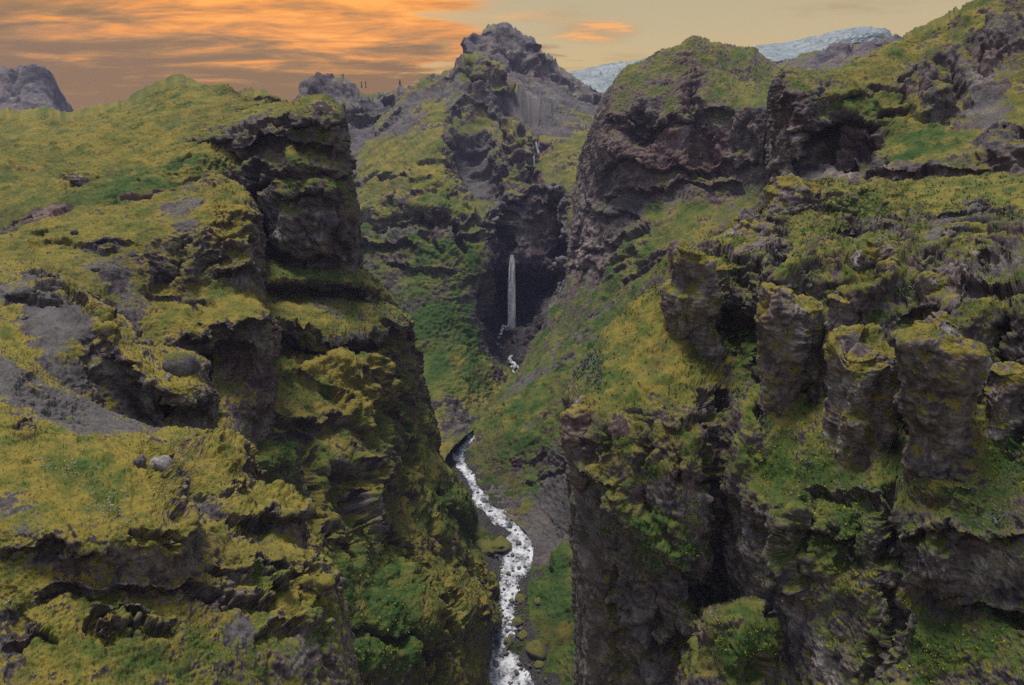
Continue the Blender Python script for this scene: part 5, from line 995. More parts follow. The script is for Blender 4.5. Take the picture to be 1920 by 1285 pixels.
# upright rock pillars standing out of the right wall
def pillar(prof, y, label, seed, depth=0.9, group='rock pillars on the right wall', name='rock_pillar', cat='rock pillar', moss=.08, lush=.12, red=.10, tone=.20, lean=0.0):
    """prof: rows of (photo y, left x, right x); a column of irregular section set at distance y"""
    prof = np.array(prof, float)
    py = np.arange(prof[0, 0], prof[-1, 0] + .1, 2.0)
    q = pchip(prof[:, 0], prof[:, 1:], py)
    S = y / F_PX
    nth = int(max(24, 3.2 * (prof[:, 2] - prof[:, 1]).max() / 2.4))
    th = np.linspace(0, 2 * math.pi, nth, endpoint=False)
    sup = 0.62
    cx, cy = np.sign(np.cos(th)) * np.abs(np.cos(th)) ** sup, np.sign(np.sin(th)) * np.abs(np.sin(th)) ** sup
    L = unproject(q[:, 0], py, y); R = unproject(q[:, 1], py, y)
    c = (L + R) / 2; r = (R[:, 0] - L[:, 0]) / 2
    P = np.zeros((len(py), nth, 3))
    P[:, :, 0] = c[:, 0, None] + r[:, None] * cx
    P[:, :, 1] = c[:, 1, None] + (r[:, None] * depth * 0.9 + 0.5) * cy + (r.max() * depth) + lean * (py - py[0])[:, None] * S
    P[:, :, 2] = c[:, 2, None]
    # wander of the column, tilted top, turning section
    wob = low(np.stack([np.full(len(py), seed * 31.7), np.zeros(len(py)), c[:, 2]], -1), S * 120, seed)
    P[:, :, 0] += (0.10 * r[:, None]) * wob[:, None]
    g_ = np.random.default_rng(int(seed)); tx, ty = g_.normal(0, .28, 2)
    fade = np.exp(-np.arange(len(py)) * 2.0 / 60)[:, None]
    P[:, :, 2] += fade * (tx * (P[:, :, 0] - c[:, 0, None]) - abs(ty) * (P[:, :, 1].max() - P[:, :, 1]))
    # rounded, uneven cap
    capn = 10
    cap = []
    for k in range(1, capn + 1):
        f = k / capn
        row = P[0].copy(); ctr = P[0].mean(0)
        row = ctr + (row - ctr) * math.cos(f * math.pi / 2 * .98)
        row[:, 2] = P[0, :, 2] + r[0] * 0.35 * math.sin(f * math.pi / 2)
        cap.insert(0, row)
    P = np.concatenate([np.array(cap), P])
    N = np.cross(np.roll(P, -1, 1) - np.roll(P, 1, 1), np.gradient(P, axis=0))
    N /= np.maximum(np.linalg.norm(N, axis=-1, keepdims=True), 1e-9)
    out = P - P.mean(1, keepdims=True)
    if (N * out).sum() < 0: N = -N
    Pf, Nf = P.reshape(-1, 3), N.reshape(-1, 3)
    steep = sstep(-np.abs(Nf[:, 2]), -0.8, -0.35)
    rocky = np.clip(.25 + .75 * steep, 0, 1)
    o = dict(lam=90, big=.95, strata=.12, bed=24, warp=.6, fine=1.0, blocky=1.0, block=36, blockz=.7, tuft=1.4, moss=moss, lush=lush, red=red, tone=tone, flute=.7)
    d, dh = rock_relief(Pf, Nf, S, rocky, 1 - rocky * .8, steep, seed, o)
    Nh = Nf.copy(); Nh[:, 2] = 0; Nh /= np.maximum(np.linalg.norm(Nh, axis=1, keepdims=True), 1e-6)
    Pf = Pf + Nf * d[:, None] + Nh * dh[:, None]
    G = Pf.reshape(P.shape)
    for k in range(3): G[k] = G[3].mean(0) + (G[3] - G[3].mean(0)) * (k / 3.0)      # closed top
    Pf = G.reshape(-1, 3)
    N2 = np.cross(np.roll(G, -1, 1) - np.roll(G, 1, 1), np.gradient(G, axis=0))
    N2 /= np.maximum(np.linalg.norm(N2, axis=-1, keepdims=True), 1e-9)
    if (N2 * out).sum() < 0: N2 = -N2
    at = surface_masks(Pf, N2.reshape(-1, 3), blur(N2, 3).reshape(-1, 3), S, seed, o, {k: (0.30 * low(Pf, S * 60, seed + 50) if k == 'm' else np.zeros(len(Pf))) for k in ATTR0})
    ny = P.shape[0]
    i = np.arange(ny * nth).reshape(ny, nth)
    j = np.roll(i, -1, 1)
    quads = np.stack([i[:-1], j[:-1], j[1:], i[1:]], -1).reshape(-1, 4)
    ob = link(name, Pf, quads, TERRAIN, attrs=at)
    tag(ob, label, cat, group=group)
    BUILT[ob.name] = (Pf,) + tuple(project(Pf)) + (N2.reshape(-1, 3), at)
    return ob

pillar([(470, 1280, 1335), (500, 1275, 1352), (540, 1272, 1364), (555, 1270, 1368), (600, 1278, 1362), (650, 1282, 1354), (690, 1280, 1356), (740, 1274, 1364)], 206, 'broad leftmost rock pillar with mossy sloping top by the wall edge', 51)
pillar([(552, 1450, 1500), (590, 1438, 1514), (640, 1436, 1508), (690, 1440, 1506), (740, 1442, 1504), (790, 1440, 1506), (840, 1432, 1514)], 181, 'pale-fronted rock pillar with shaggy moss crown, second from the wall edge', 52)
pillar([(574, 1506, 1552), (600, 1502, 1560), (625, 1505, 1558), (660, 1518, 1552), (720, 1522, 1558), (770, 1522, 1562), (820, 1518, 1566)], 184, 'smooth bulb-headed grey rock pillar between two mossy ones', 53)
pillar([(570, 1566, 1610), (600, 1566, 1616), (640, 1560, 1604), (700, 1556, 1594), (760, 1558, 1596), (820, 1554, 1600)], 178, 'slim short rock pillar squeezed between two thicker pillars', 54)
pillar([(622, 1606, 1670), (640, 1596, 1696), (680, 1592, 1702), (730, 1590, 1698), (780, 1586, 1696), (830, 1578, 1694), (870, 1580, 1680), (900, 1585, 1670)], 160, 'thick two-lobed rock pillar left of the dark cleft', 55)
pillar([(612, 1790, 1840), (640, 1760, 1858), (665, 1726, 1866), (700, 1722, 1872), (735, 1732, 1870), (750, 1744, 1858), (790, 1738, 1862), (830, 1744, 1858), (880, 1752, 1858), (920, 1748, 1862), (960, 1740, 1866)], 139, 'largest rock pillar with bulging head right of the dark cleft', 56, tone=.12)

def outcrop(prof, y, label, seed, **k):
    pillar(prof, y, label, seed, group='rock outcrops on the right terraces', name='rock_outcrop', cat='rock outcrop', **k)
outcrop([(346, 1470, 1560), (360, 1450, 1585), (385, 1442, 1596), (410, 1440, 1600), (430, 1438, 1602)], 284, 'layered mossy ledge block at the foot of the dark alcove cliff', 61, depth=.45, moss=.02)
outcrop([(412, 1385, 1455), (425, 1374, 1472), (450, 1370, 1480), (480, 1368, 1482)], 258, 'low square block above the leftmost pillar', 62, depth=.5, moss=-.02)
outcrop([(464, 1390, 1470), (480, 1380, 1480), (510, 1378, 1480), (545, 1385, 1478)], 232, 'sheer brown wall block right of the leftmost pillar', 63, depth=.5)
outcrop([(520, 1775, 1850), (540, 1752, 1872), (580, 1748, 1880), (625, 1745, 1885)], 168, 'pale ribbed wall block behind the head of the largest pillar', 64, depth=.5)
outcrop([(470, 1640, 1720), (485, 1620, 1735), (510, 1612, 1742), (545, 1608, 1745)], 196, 'rough mossy crag on the terrace above the dark cleft', 65, depth=.55, moss=.05)
outcrop([(700, 1880, 1945), (730, 1872, 1960), (790, 1870, 1970), (860, 1868, 1975)], 140, 'dark rock bulge at the right edge beside the largest pillar', 66, depth=.6)
outcrop([(440, 1800, 1880), (455, 1785, 1905), (480, 1775, 1925), (510, 1770, 1940)], 210, 'long mossy crag near the right edge of the upper terrace', 67, depth=.45, moss=.08)
outcrop([(768, 1066, 1108), (790, 1062, 1128), (840, 1066, 1142), (880, 1074, 1140), (915, 1082, 1130)], 196, 'red-brown rock corner at the left top of the near wall', 68, depth=.6, red=.45)

# ------------------------------------------------------------------ canyon floor, river, falls
RIV = [(985, 1330, 42, -331), (960, 1285, 40, -330), (938, 1250, 34, -329), (918, 1215, 26, -328), (940, 1185, 22, -327), (950, 1150, 17, -326), (950, 1110, 18, -324), (962, 1075, 24, -322), (978, 1045, 36, -320), (988, 1020, 36, -319), (968, 990, 26, -317), (932, 968, 18, -315.5), (908, 948, 13, -314), (892, 915, 10, -311), (872, 880, 9, -308),
       (860, 855, 10, -305.5), (872, 838, 9, -304), (880, 822, 9, -302), (872, 802, 9, -300), (850, 785, 8, -298), (870, 760, 8, -296)]
def riv_world():
    c, w = [], []
    for px, py, hw, z in RIV:
        b = (py - H_PX / 2) / F_PX
        y = z * (CP - b * SP) / (-SP - b * CP)
        p = unproject(px, py, y)
        c.append(p); w.append(hw * 1.0 * y / (CP - b * SP) / F_PX)
    return np.array(c), np.array(w)
RC, RW = riv_world()
t_k = np.arange(len(RC)); t_s = np.linspace(0, len(RC) - 1, 420)
RCs, RWs = pchip(t_k, RC, t_s), pchip(t_k, RW, t_s)

def river_dist(x, y):
    """distance from the stream centre line and water level there"""
    best = np.full(x.shape, 1e9); z = np.zeros(x.shape); w = np.zeros(x.shape)
    for p, ww in zip(RCs[::3], RWs[::3]):
        d = (x - p[0]) ** 2 + (y - p[1]) ** 2
        m = d < best
        best = np.where(m, d, best); z = np.where(m, p[2], z); w = np.where(m, ww, w)
    return np.sqrt(best), z, w

def canyon_floor():
    ys = np.linspace(300, 760, 430); xs = np.linspace(-95, 75, 210)
    X, Y = np.meshgrid(xs, ys)
    x, y = X.ravel(), Y.ravel()
    d, z, w = river_dist(x, y)
    P = np.stack([x, y, z], -1)
    e = d - w
    rise = np.where(e > 0, 0.10 * e + 0.0035 * e ** 2, 0.05 * e)
    rough = sstep(e, -1.0, 2.5)
    P[:, 2] = z + rise + (0.25 + 0.75 * rough) * (0.55 * fbm(P, 9, 61) + 0.35 * fbm(P, 3, 62)) - 0.15
    c, ed = cell(P, 2.2, 63); P[:, 2] += rough * (0.45 * c - 0.3 * (1 - ed))
    G = P.reshape(Y.shape + (3,)); N = normals_grid(G).reshape(-1, 3); N = N * np.sign(N[:, 2:3])
    n = fbm(P, 26, 64)
    moss = sstep(e * 0.05 + 0.45 * n, 0.45, 0.9)
    at = {'moss': moss, 'lush': np.clip(.55 + .2 * n, 0, 1), 'red': n * 0, 'scree': 1 - moss, 'tone': np.clip(.12 + .12 * fbm(P, 5, 65), 0, 1)}
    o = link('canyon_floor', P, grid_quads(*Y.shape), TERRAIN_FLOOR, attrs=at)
    tag(o, 'dark stony canyon floor along the stream', 'canyon floor', 'structure')
canyon_floor()

WATER = bpy.data.materials.new('white_water')
def _water():
    WATER.use_nodes = True
    t = NT(WATER.node_tree); b = t.n['Principled BSDF']
    geo = t.n.new('ShaderNodeNewGeometry'); pos = geo.outputs['Position']
    f = t.attr('foam')
    n = t.noise(pos, 0.55, 6, 0.7, 0.8); n2 = t.noise(pos, 1.7, 4, 0.7, 0.5)
    v = t.math('ADD', f, t.math('ADD', t.math('MULTIPLY', t.math('SUBTRACT', n, 0.5), 1.5), t.math('MULTIPLY', t.math('SUBTRACT', n2, 0.5), 0.9)))
    c = t.ramp(v, [(0.22, (0.035, 0.042, 0.055)), (0.45, (0.15, 0.165, 0.20)), (0.74, (0.46, 0.475, 0.53))])
    t.l.new(c, b.inputs['Base Color'])
    r = t.ramp(v, [(0.2, 0.15), (0.6, 0.75)]); t.l.new(r, b.inputs['Roughness'])
    bp = t.n.new('ShaderNodeBump'); bp.inputs['Strength'].default_value = .5; bp.inputs['Distance'].default_value = .5
    t.l.new(n, bp.inputs['Height']); t.l.new(bp.outputs[0], b.inputs['Normal'])
_water()

def ribbon(name, C, Wd, label, cat, n=22, foam=.54, rough=.25, seed=70, mat=None, kind='structure', lift=.25):
    T = np.gradient(C, axis=0); side = np.stack([T[:, 1], -T[:, 0], np.zeros(len(T))], -1)
    side /= np.maximum(np.linalg.norm(side, axis=1, keepdims=True), 1e-6)
    s = np.linspace(-1, 1, n)
    edge = 1 + 0.22 * fbm(C, Wd.mean() * 3, seed); edge2 = 1 + 0.22 * fbm(C, Wd.mean() * 3, seed + 4)
    wid = np.where(s[None, :] > 0, (Wd * edge)[:, None], (Wd * edge2)[:, None])
    P = C[:, None, :] + side[:, None, :] * (s[None, :] * wid)[:, :, None]
    Pf = P.reshape(-1, 3)
    Pf[:, 2] += lift + rough * fbm(Pf, 4.0, seed + 1) + rough * .5 * fbm(Pf, 1.5, seed + 2)
    fm = foam + .16 * fbm(Pf, 9, seed + 3, (1, .5, 1)) - 0.12 * (np.abs(np.tile(s, len(C))) ** 3)
    o = link(name, Pf, grid_quads(len(C), n), mat or WATER, attrs={'foam': fm})
    tag(o, label, cat, kind)
    return o
RCd = pchip(t_k, RC, np.linspace(0, len(RC) - 1, 700)); RWd = pchip(t_k, RW, np.linspace(0, len(RC) - 1, 700))
ribbon('river', RCd, RWd, 'white rushing stream winding over stones along the canyon floor', 'river')

FALL = bpy.data.materials.new('falling_water')
def _fall():
    FALL.use_nodes = True
    t = NT(FALL.node_tree); b = t.n['Principled BSDF']
    geo = t.n.new('ShaderNodeNewGeometry'); pos = geo.outputs['Position']
    n = t.noise(t.mapping(pos, (0.22, 0.22, 0.012)), 1.0, 3, 0.5, 0.3)
    c = t.ramp(n, [(0.28, (0.66, 0.72, 0.82)), (0.45, (0.88, 0.92, 0.97)), (0.7, (0.96, 0.97, 0.99))])
    t.l.new(c, b.inputs['Base Color']); b.inputs['Roughness'].default_value = 0.7
    t.l.new(t.vec(0.0, -0.5, 0.87), b.inputs['Normal'])      # spray scatters light from above as well as from the front
    a = t.math('MULTIPLY', t.attr('foam'), t.math('ADD', 0.75, t.math('MULTIPLY', n, 0.6)), clamp=True)
    t.l.new(a, b.inputs['Alpha'])
    tr = t.n.new('ShaderNodeBsdfTranslucent'); tr.inputs[0].default_value = (.95, .97, 1, 1)
    tp = t.n.new('ShaderNodeBsdfTransparent')
    m1 = t.n.new('ShaderNodeMixShader'); t.l.new(a, m1.inputs[0]); t.l.new(tp.outputs[0], m1.inputs[1]); t.l.new(tr.outputs[0], m1.inputs[2])
    m2 = t.n.new('ShaderNodeMixShader'); m2.inputs[0].default_value = .4
    t.l.new(b.outputs[0], m2.inputs[1]); t.l.new(m1.outputs[0], m2.inputs[2])
    t.l.new(m2.outputs[0], t.n['Material Output'].inputs[0])
_fall()
def falls(name, path, y, label, seed=80, bulge=3.0):
    """path: (photo y, left x, right x, density) — a thick sheet of falling water, rounded in plan"""
    p = np.array(path, float)
    py = np.linspace(p[0, 0], p[-1, 0], 150)
    q = pchip(p[:, 0], p[:, 1:], py)
    n = 26
    s = np.linspace(-1, 1, n)
    L, R = unproject(q[:, 0], py, y), unproject(q[:, 1], py, y)
    P = L[:, None] + (R - L)[:, None] * ((s + 1) / 2)[None, :, None]
    P[:, :, 1] -= bulge * np.sqrt(np.maximum(0, 1 - s * s))[None] * (np.linspace(.4, 1.2, len(py)))[:, None]
    Pf = P.reshape(-1, 3)
    Pf[:, 1] += 0.8 * fbm_a(Pf, 6, seed, (1, 1, .1))
    al = (q[:, 2][:, None] * (1 - np.abs(s) ** 4 * .75)[None, :]).ravel() + .10 * fbm_a(Pf, 5, seed + 1, (1, 1, .06))
    o = link(name, Pf, grid_quads(len(py), n), FALL, attrs={'foam': al})
    tag(o, label, 'waterfall', 'structure')
falls('waterfall', [(478, 957, 963, 1.3), (490, 955, 965, 1.3), (510, 953.5, 966, 1.25), (550, 952, 966.5, 1.15), (590, 951.5, 967, 1.1), (606, 950.5, 967.5, 1.0), (613, 949, 968, .7), (619, 946, 970, .25)], 988, 'tall white waterfall plunging into the dark amphitheatre')
falls('waterfall', [(266, 1003, 1006, 1), (272, 1004, 1008, 1), (280, 1006, 1010, 1), (288, 1008, 1013, .9)], 1205, 'upper tier of the small cascade above the tall waterfall', 83, 1.5)
falls('waterfall', [(293, 999, 1003, 1), (300, 999, 1003, 1), (312, 1000, 1004, .8)], 1140, 'lower tier of the small cascade above the tall waterfall', 84, 1.5)

BROKEN = WATER.copy(); BROKEN.name = 'broken_white_water'
def _broken():
    t = NT(BROKEN.node_tree); b = t.n['Principled BSDF']
    geo = t.n.new('ShaderNodeNewGeometry')
    n = t.noise(geo.outputs['Position'], .16, 4, .6)
    t.l.new(t.smooth(n, .47, .55), b.inputs['Alpha'])
_broken()
def pool_stream(pts, label, seed):
    C = np.array([unproject(a, b, c) for a, b, c, w in pts]); Wd = np.array([w * c / F_PX for a, b, c, w in pts])
    k = np.arange(len(C)); t = np.linspace(0, len(C) - 1, 60)
    ribbon('stream', pchip(k, C, t), pchip(k, Wd, t), label, 'stream', n=10, foam=.62, rough=.8, seed=seed, lift=1.5, mat=BROKEN)
pool_stream([(948, 612, 985, 6), (940, 622, 965, 3), (937, 632, 950, 3), (934, 645, 935, 3), (944, 655, 922, 4)], 'thin white trickle just under the foot of the tall waterfall', 90)
pool_stream([(962, 665, 905, 3), (955, 675, 890, 3), (966, 688, 872, 8), (964, 702, 856, 6), (962, 712, 845, 3)], 'small white rapid at the mouth of the falls gorge', 92)

# ------------------------------------------------------------------ boulders
def boulder_mesh(seed, sub=3):
    import bmesh
    bm = bmesh.new()
    bmesh.ops.create_icosphere(bm, subdivisions=sub, radius=1.0)
    V = np.array([v.co[:] for v in bm.verts])
    c, e = cell(V, 1.3, seed)
    f_, e_ = facet(V, 1.7, seed + 2)
    r = 1 + 0.10 * fbm(V, 1.8, seed) + 0.15 * f_ + 0.07 * c - 0.06 * (1 - e) + 0.03 * fbm(V, .5, seed + 1)
    V = V * r[:, None]
    V[:, 2] = np.where(V[:, 2] < -0.35, -0.35 + 0.3 * (V[:, 2] + .35), V[:, 2])
    for v, q in zip(bm.verts, V): v.co = q
    for f in bm.faces: f.smooth = True
    me = bpy.data.meshes.new('boulder'); bm.to_mesh(me); bm.free()
    return me
B_WET = [boulder_mesh(s, 2) for s in range(100, 107)]
B_BIG = [boulder_mesh(s, 3) for s in range(110, 117)]
for m in B_WET: m.materials.append(ROCK_WET)
for m in B_BIG: m.materials.append(ROCK_MOSS)

def put_boulder(mesh, loc, size, rz, label, cat='boulder', group=None, name='boulder', flat=.75):
    o = bpy.data.objects.new(name, mesh)
    sc.collection.objects.link(o)
    o.location = loc; o.rotation_euler = (0, 0, rz)
    o.scale = (size, size * random.uniform(.75, 1.1), size * flat)
    tag(o, label, cat, group=group)
    return o

def floor_point(px, py, dz=0.0):
    y = 480.0
    for _ in range(12):
        p = unproject(px, py, y)
        d, z, w = river_dist(p[0:1], p[1:2])
        e = max(d[0] - w[0], 0)
        zt = z[0] + .10 * e + .0035 * e * e + dz + CAM_Z * 0
        b = (py - H_PX / 2) / F_PX
        y = (zt - CAM_Z) * (CP - b * SP) / (-SP - b * CP)
    return unproject(px, py, y), y

for k, (px, py, wp, lab, fl) in enumerate([
        (987, 955, 40, 'big rounded mossy boulder beside the stream bend', .8),
        (1006, 1212, 44, 'big mossy block on the gravel bank near the lower stream', .8),
        (954, 1203, 22, 'upright mossy boulder standing in the lower stream', .95),
        (976, 1122, 22, 'yellow mossy boulder at the right bank of the narrow stream', .7),
        (970, 1163, 22, 'mossy boulder on the right bank below the yellow one', .7),
        (918, 1012, 60, 'long low mossy rock island left of the stream', .35),
        (898, 1050, 20, 'mossy boulder at the foot of the left wall', .7),
        (1034, 980, 18, 'dark mossy boulder on the black scree fan', .8),
        (1011, 1243, 20, 'low yellow mossy stone below the big block', .5),
        (980, 1187, 24, 'flat mossy stone left of the big block', .45),
        (1008, 1124, 18, 'round mossy stone between stream and green bank', .6)]):
    p, y = floor_point(px, py + wp * .2)
    put_boulder(B_BIG[k % 7], p + np.array([0, 0, .3]), wp / 2 * y / F_PX * 1.1, k * 1.3, lab, flat=fl, name='mossy_boulder')

r2 = random.Random(3)
def stone_label(c, off, sz):
    py = project(np.array(c)[None])[1][0]
    reach = next(t for lim, t in [(905, 'behind the left wall end'), (965, 'opposite the big rounded mossy boulder'), (1000, 'beside the long mossy rock island'),
                                  (1035, 'starting the wide reach'), (1070, 'ending the wide reach'), (1110, 'just above the narrow run'), (1150, 'by the yellow mossy boulder'),
                                  (1190, 'above the upright mossy boulder'), (1225, 'level with the big mossy block'), (1260, 'below the big mossy block'), (9999, 'at the bottom edge')] if py < lim)
    place = 'in midstream' if abs(off) < .75 else ('on the left side' if off > 0 else 'on the right side')
    size = 'large' if sz > 1.6 else ('small' if sz < .9 else 'mid-sized')
    return f'{size} dark wet stone {place} {reach}'
n_st = 0
for k in range(2000):
    if n_st >= 230: break
    t = r2.betavariate(1.0, 1.5) * 13.5
    i = min(int(t / 20 * 419), 419)
    c, w = RCs[i], RWs[i]
    off = r2.gauss(0, 1.0)
    if abs(off) > 2.6: continue
    side = off * w * 0.8
    sz = min(abs(r2.gauss(0, 1)) * .85 + .6, 2.6)
    if abs(off) < .4: sz *= .8
    n_st += 1
    put_boulder(B_WET[k % 7], (c[0] + side, c[1] + r2.uniform(-2, 2), c[2] + .22 * sz + max(0, abs(off) - 1) * w * .1), sz, r2.uniform(0, 6.28),
                stone_label(c, off, sz), 'stone', 'dark stones along the stream', 'river_stone', r2.uniform(.55, .85))

# pebbles and cobbles too many to count on the banks
def bank_gravel():
    me = B_WET[0]
    base = np.array([(0, 0, .6), (1, 0, 0), (0, 1, 0), (-1, 0, 0), (0, -1, 0), (0, 0, -.4)])
    tri = np.array([(0, 1, 2), (0, 2, 3), (0, 3, 4), (0, 4, 1), (5, 2, 1), (5, 3, 2), (5, 4, 3), (5, 1, 4)])
    g = np.random.default_rng(8)
    n = 5200
    i = (g.beta(1, 1.3, n) * 330).astype(int)
    side = g.choice([-1, 1], n) * (RWs[i] * .9 + np.abs(g.normal(0, 7, n)))
    x = RCs[i, 0] + side; y = RCs[i, 1] + g.normal(0, 3, n)
    d, z, w = river_dist(x, y)
    e = np.maximum(d - w, 0)
    s = g.gamma(2.2, .16, n) + .12
    a = g.uniform(0, 6.28, n)
    V = base[None] * (s[:, None, None] * g.uniform(.6, 1.2, (n, 6, 3)))
    ca, sa = np.cos(a)[:, None], np.sin(a)[:, None]
    vx = V[..., 0] * ca - V[..., 1] * sa; vy = V[..., 0] * sa + V[..., 1] * ca
    V = np.stack([vx + x[:, None], vy + y[:, None], V[..., 2] + (z + .10 * e + .0035 * e * e)[:, None]], -1)
    F = tri[None] + (np.arange(n) * 6)[:, None, None]
    o = link('gravel', V.reshape(-1, 3), F.reshape(-1, 3), ROCK_WET, smooth=False)
    tag(o, 'scattered cobbles and gravel on the stream banks', 'gravel', 'stuff')
bank_gravel()

# ------------------------------------------------------------------ rocks standing on the slopes
def nearest(name, px, py):
    P, X, Y, N, at = BUILT[name]
    fx, fy = project(P)
    ok = (np.hypot(fx - px, fy - py) < 6)
    if not ok.any():
        return P[np.argmin(np.hypot(fx - px, fy - py))]
    q = P[ok]
    return q[np.argmin(q[:, 1])]
for k, (sh, px, py, wp, lab, fl, mesh) in enumerate([
        ('cliff_left_hump', 340, 690, 62, 'rounded grey rock knob with moss patch on top of the yellow hump', 1.15, 'm'),
        ('hillside_near_left', 298, 872, 42, 'pale lichen-covered rock at the near slope edge', 1.2, 'p'),
        ('hillside_near_left', 262, 868, 26, 'small dark rock next to the pale lichen rock', 1.2, 'd'),
        ('cliff_left_hump', 40, 545, 46, 'cluster rock on the grey rubble shelf at the left edge', .6, 'd'),
        ('cliff_left_hump', 98, 540, 20, 'single grey rock at the end of the rubble shelf', .8, 'd'),
        ('cliff_left_hump', 46, 593, 16, 'small round pale stone on the grey scree below the rubble shelf', .8, 'd'),
        ('cliff_left_bench', 138, 432, 16, 'grey stone lying in the moss under the red earth bank', .7, 'd'),
        ('cliff_left_bench', 178, 502, 16, 'lone blue-grey stone in the middle of the mossy bench', .8, 'd'),
        ('hill_left', 8, 442, 22, 'grey boulder at the left edge beside the red earth bank', .8, 'd'),
        ('hill_left', 145, 333, 26, 'dark outcrop stone on the grassy hill slope', .4, 'd'),
        ('hillside_near_left', 128, 779, 18, 'yellow mossy stone on the dark scree gully', .4, 'm'),
        ('hillside_near_left', 348, 912, 12, 'pale flat stone on the grey slide right of the lichen rock', .5, 'p')]):
    p = nearest(sh, px, py)
    y = p[1]; s = wp / 2 * y / F_PX
    me = B_BIG[(k + 3) % 7].copy()
    me.materials.clear(); me.materials.append({'m': ROCK_MOSS, 'p': ROCK_PALE, 'd': ROCK}[mesh])
    put_boulder(me, (p[0], p[1] + s * .5, p[2] - s * .1), s, k * .9, lab, 'rock', name='rock', flat=fl)

# ------------------------------------------------------------------ low plants too many to count
def leaf_material(name, c0, c1, scale=.6):
    m = bpy.data.materials.new(name); m.use_nodes = True
    t = NT(m.node_tree); b = t.n['Principled BSDF']
    geo = t.n.new('ShaderNodeNewGeometry')
    n = t.noise(geo.outputs['Position'], scale, 3, .6)
    t.l.new(t.ramp(n, [(0.3, c0), (0.7, c1)]), b.inputs['Base Color'])
    b.inputs['Roughness'].default_value = .85; b.inputs['Specular IOR Level'].default_value = .15
    return m
G_DRY = leaf_material('dry_grass', (0.13, 0.11, 0.026), (0.25, 0.21, 0.055), .35)
G_GREEN = leaf_material('green_leaves', (0.030, 0.055, 0.012), (0.085, 0.115, 0.022), .5)
G_LIME = leaf_material('lime_flowers', (0.16, 0.19, 0.015), (0.36, 0.34, 0.03), .9)
G_WHITE = leaf_material('white_flowers', (0.20, 0.22, 0.20), (0.46, 0.46, 0.44), .9)
G_WILLOW = leaf_material('grey_willow', (0.07, 0.095, 0.075), (0.16, 0.19, 0.16), .9)

def scatter(name, sheets, n, size, mat, label, cat, region=None, mossmin=.6, lushmin=None, lushmax=None, blades=5, spread=.6, up=1.0, seed=1, frame=True):
    """tufts of blades/leaves growing out of the moss of the given landforms"""
    g = np.random.default_rng(seed)
    P, N = [], []
    for sh in sheets:
        Q, X, Y, Nn, at = BUILT[sh]
        fx, fy = project(Q)
        ok = at['moss'] > mossmin
        if lushmin is not None: ok &= at['lush'] > lushmin
        if lushmax is not None: ok &= at['lush'] < lushmax
        if frame: ok &= (fx > -30) & (fx < 1950) & (fy > -20) & (fy < 1310)
        if region is not None:
            w = np.zeros(len(Q))
            for r in region: w = np.maximum(w, stamp(fx, fy, ('d',) + tuple(r)))
            ok &= g.random(len(Q)) < w
        P.append(Q[ok]); N.append(Nn[ok])
    P, N = np.concatenate(P), np.concatenate(N)
    if len(P) == 0: return
    i = g.integers(0, len(P), n)
    p, nn = P[i], N[i]
    s = size * p[:, 1] / F_PX * g.uniform(.6, 1.4, n)
    p = p + g.normal(0, 1, (n, 3)) * s[:, None] * .5 * np.array([1, 1, .2])
    axis = nn * .6 + np.array([0, 0, up]); axis /= np.linalg.norm(axis, axis=1, keepdims=True)
    V = np.zeros((n, blades, 3, 3))
    for b in range(blades):
        d = axis + g.normal(0, spread, (n, 3)); d /= np.linalg.norm(d, axis=1, keepdims=True)
        t = np.cross(d, g.normal(0, 1, (n, 3))); t /= np.maximum(np.linalg.norm(t, axis=1, keepdims=True), 1e-6)
        o = p + g.normal(0, .35, (n, 3)) * s[:, None]
        wd = s[:, None] * .28
        V[:, b, 0] = o - t * wd - axis * s[:, None] * .2; V[:, b, 1] = o + t * wd - axis * s[:, None] * .2; V[:, b, 2] = o + d * s[:, None]
    V = V.reshape(-1, 3)
    F = np.arange(len(V)).reshape(-1, 3)
    ob = link(name, V, F, mat, smooth=False)
    tag(ob, label, cat, 'stuff')

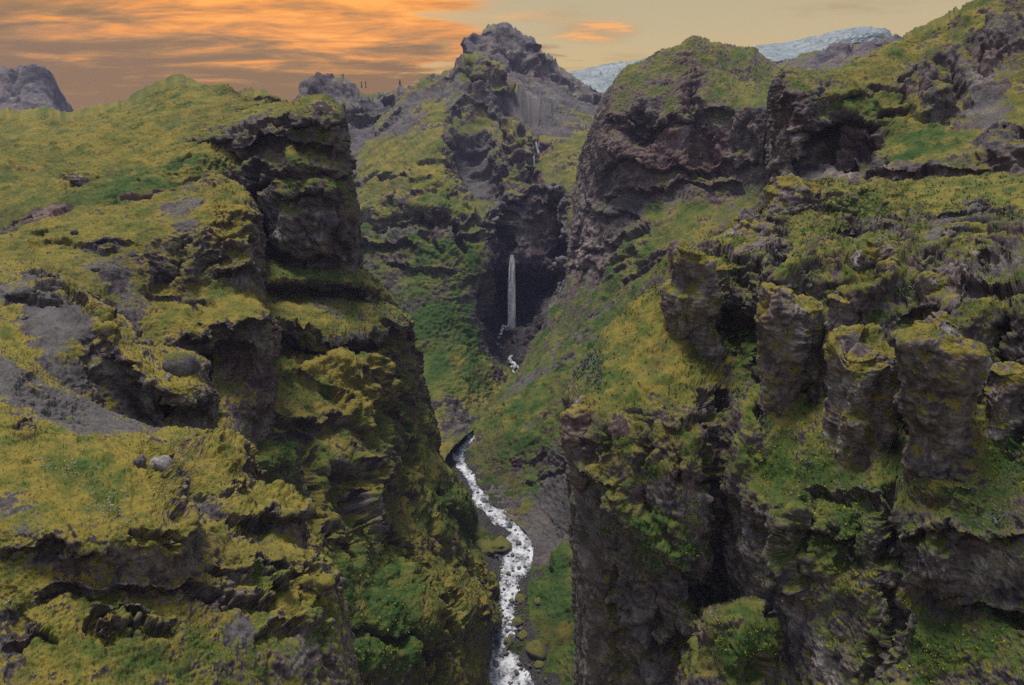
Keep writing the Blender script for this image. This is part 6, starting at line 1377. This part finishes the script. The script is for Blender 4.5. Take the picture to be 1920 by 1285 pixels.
scatter('grass', ['hillside_near_left', 'cliff_left_hump'], 5000, 2.6, G_DRY, 'dry yellow moss and grass tufts on the near left slopes', 'grass', lushmax=.45, blades=4, seed=1)
scatter('grass', ['hillside_right', 'rock_pillar', 'rock_pillar.004', 'rock_pillar.005'], 5000, 2.6, G_DRY, 'dry yellow moss and grass tufts on the near right wall', 'grass', lushmax=.5, blades=4, seed=2)
scatter('leaves', ['hillside_right'], 8000, 3.4, G_GREEN, 'green herbs growing over the near right wall', 'herbs', lushmin=.35, blades=5, spread=.9, seed=3)
scatter('leaves', ['hillside_near_left', 'canyon_wall_left'], 6000, 3.0, G_GREEN, 'green herbs on the left slopes and lower canyon wall', 'herbs', lushmin=.45, blades=4, spread=.9, seed=4)
scatter('flowers', ['hillside_right'], 900, 4.0, G_LIME, 'lime yellow flower heads dotting the near right wall', 'flowers', mossmin=.3, blades=5, spread=1.2, seed=5,
        region=[(1480, 850, 90, 60), (1560, 960, 70, 60), (1880, 870, 60, 60), (1400, 1200, 60, 60), (1700, 1130, 30, 50), (1860, 600, 60, 30), (1600, 1080, 60, 50), (1780, 1230, 120, 50), (1500, 800, 40, 30), (1320, 1040, 30, 40)])
scatter('flowers', ['canyon_wall_left', 'hillside_near_left'], 700, 3.6, G_LIME, 'lime yellow flower heads on the green lower left wall', 'flowers', mossmin=.3, blades=4, spread=1.2, seed=6,
        region=[(730, 1120, 60, 110), (690, 1230, 60, 60), (330, 1190, 60, 50), (420, 1240, 60, 40)])
scatter('flowers', ['hillside_near_left'], 420, 2.6, G_WHITE, 'pale flower patches on the near left moss slope', 'flowers', mossmin=.2, blades=4, spread=1.2, seed=7,
        region=[(120, 878, 40, 16), (195, 950, 34, 22), (235, 976, 22, 10), (85, 862, 16, 6), (20, 1130, 14, 10)])
scatter('leaves', ['hillside_right'], 500, 5.0, G_WILLOW, 'grey-green willow cushions on the near right wall', 'willow', mossmin=.2, blades=7, spread=1.0, seed=8,
        region=[(1505, 862, 14, 18), (1112, 695, 26, 34), (1870, 975, 12, 14), (1620, 920, 12, 8), (1700, 545, 30, 14), (1390, 740, 12, 14), (1510, 650, 18, 12)])

# ------------------------------------------------------------------ air
def haze_box():
    m = bpy.data.materials.new('mountain_air'); m.use_nodes = True
    nt = m.node_tree; nt.nodes.clear()
    out = nt.nodes.new('ShaderNodeOutputMaterial'); v = nt.nodes.new('ShaderNodeVolumePrincipled')
    v.inputs['Color'].default_value = (0.44, 0.48, 0.88, 1)
    v.inputs['Density'].default_value = 0.000045
    v.inputs['Anisotropy'].default_value = 0.0
    nt.links.new(v.outputs[0], out.inputs['Volume'])
    x0, x1, y0, y1, z0, z1 = -3000, 3000, -700, 3920, -45, 880
    vs = np.array([(x, y, z) for x in (x0, x1) for y in (y0, y1) for z in (z0, z1)], float)
    q = np.array([(0, 1, 3, 2), (4, 6, 7, 5), (0, 4, 5, 1), (2, 3, 7, 6), (0, 2, 6, 4), (1, 5, 7, 3)])
    o = link('haze', vs, q, m, smooth=False)
    tag(o, 'thin bluish mountain haze filling the valley', 'haze', 'stuff')
haze_box()
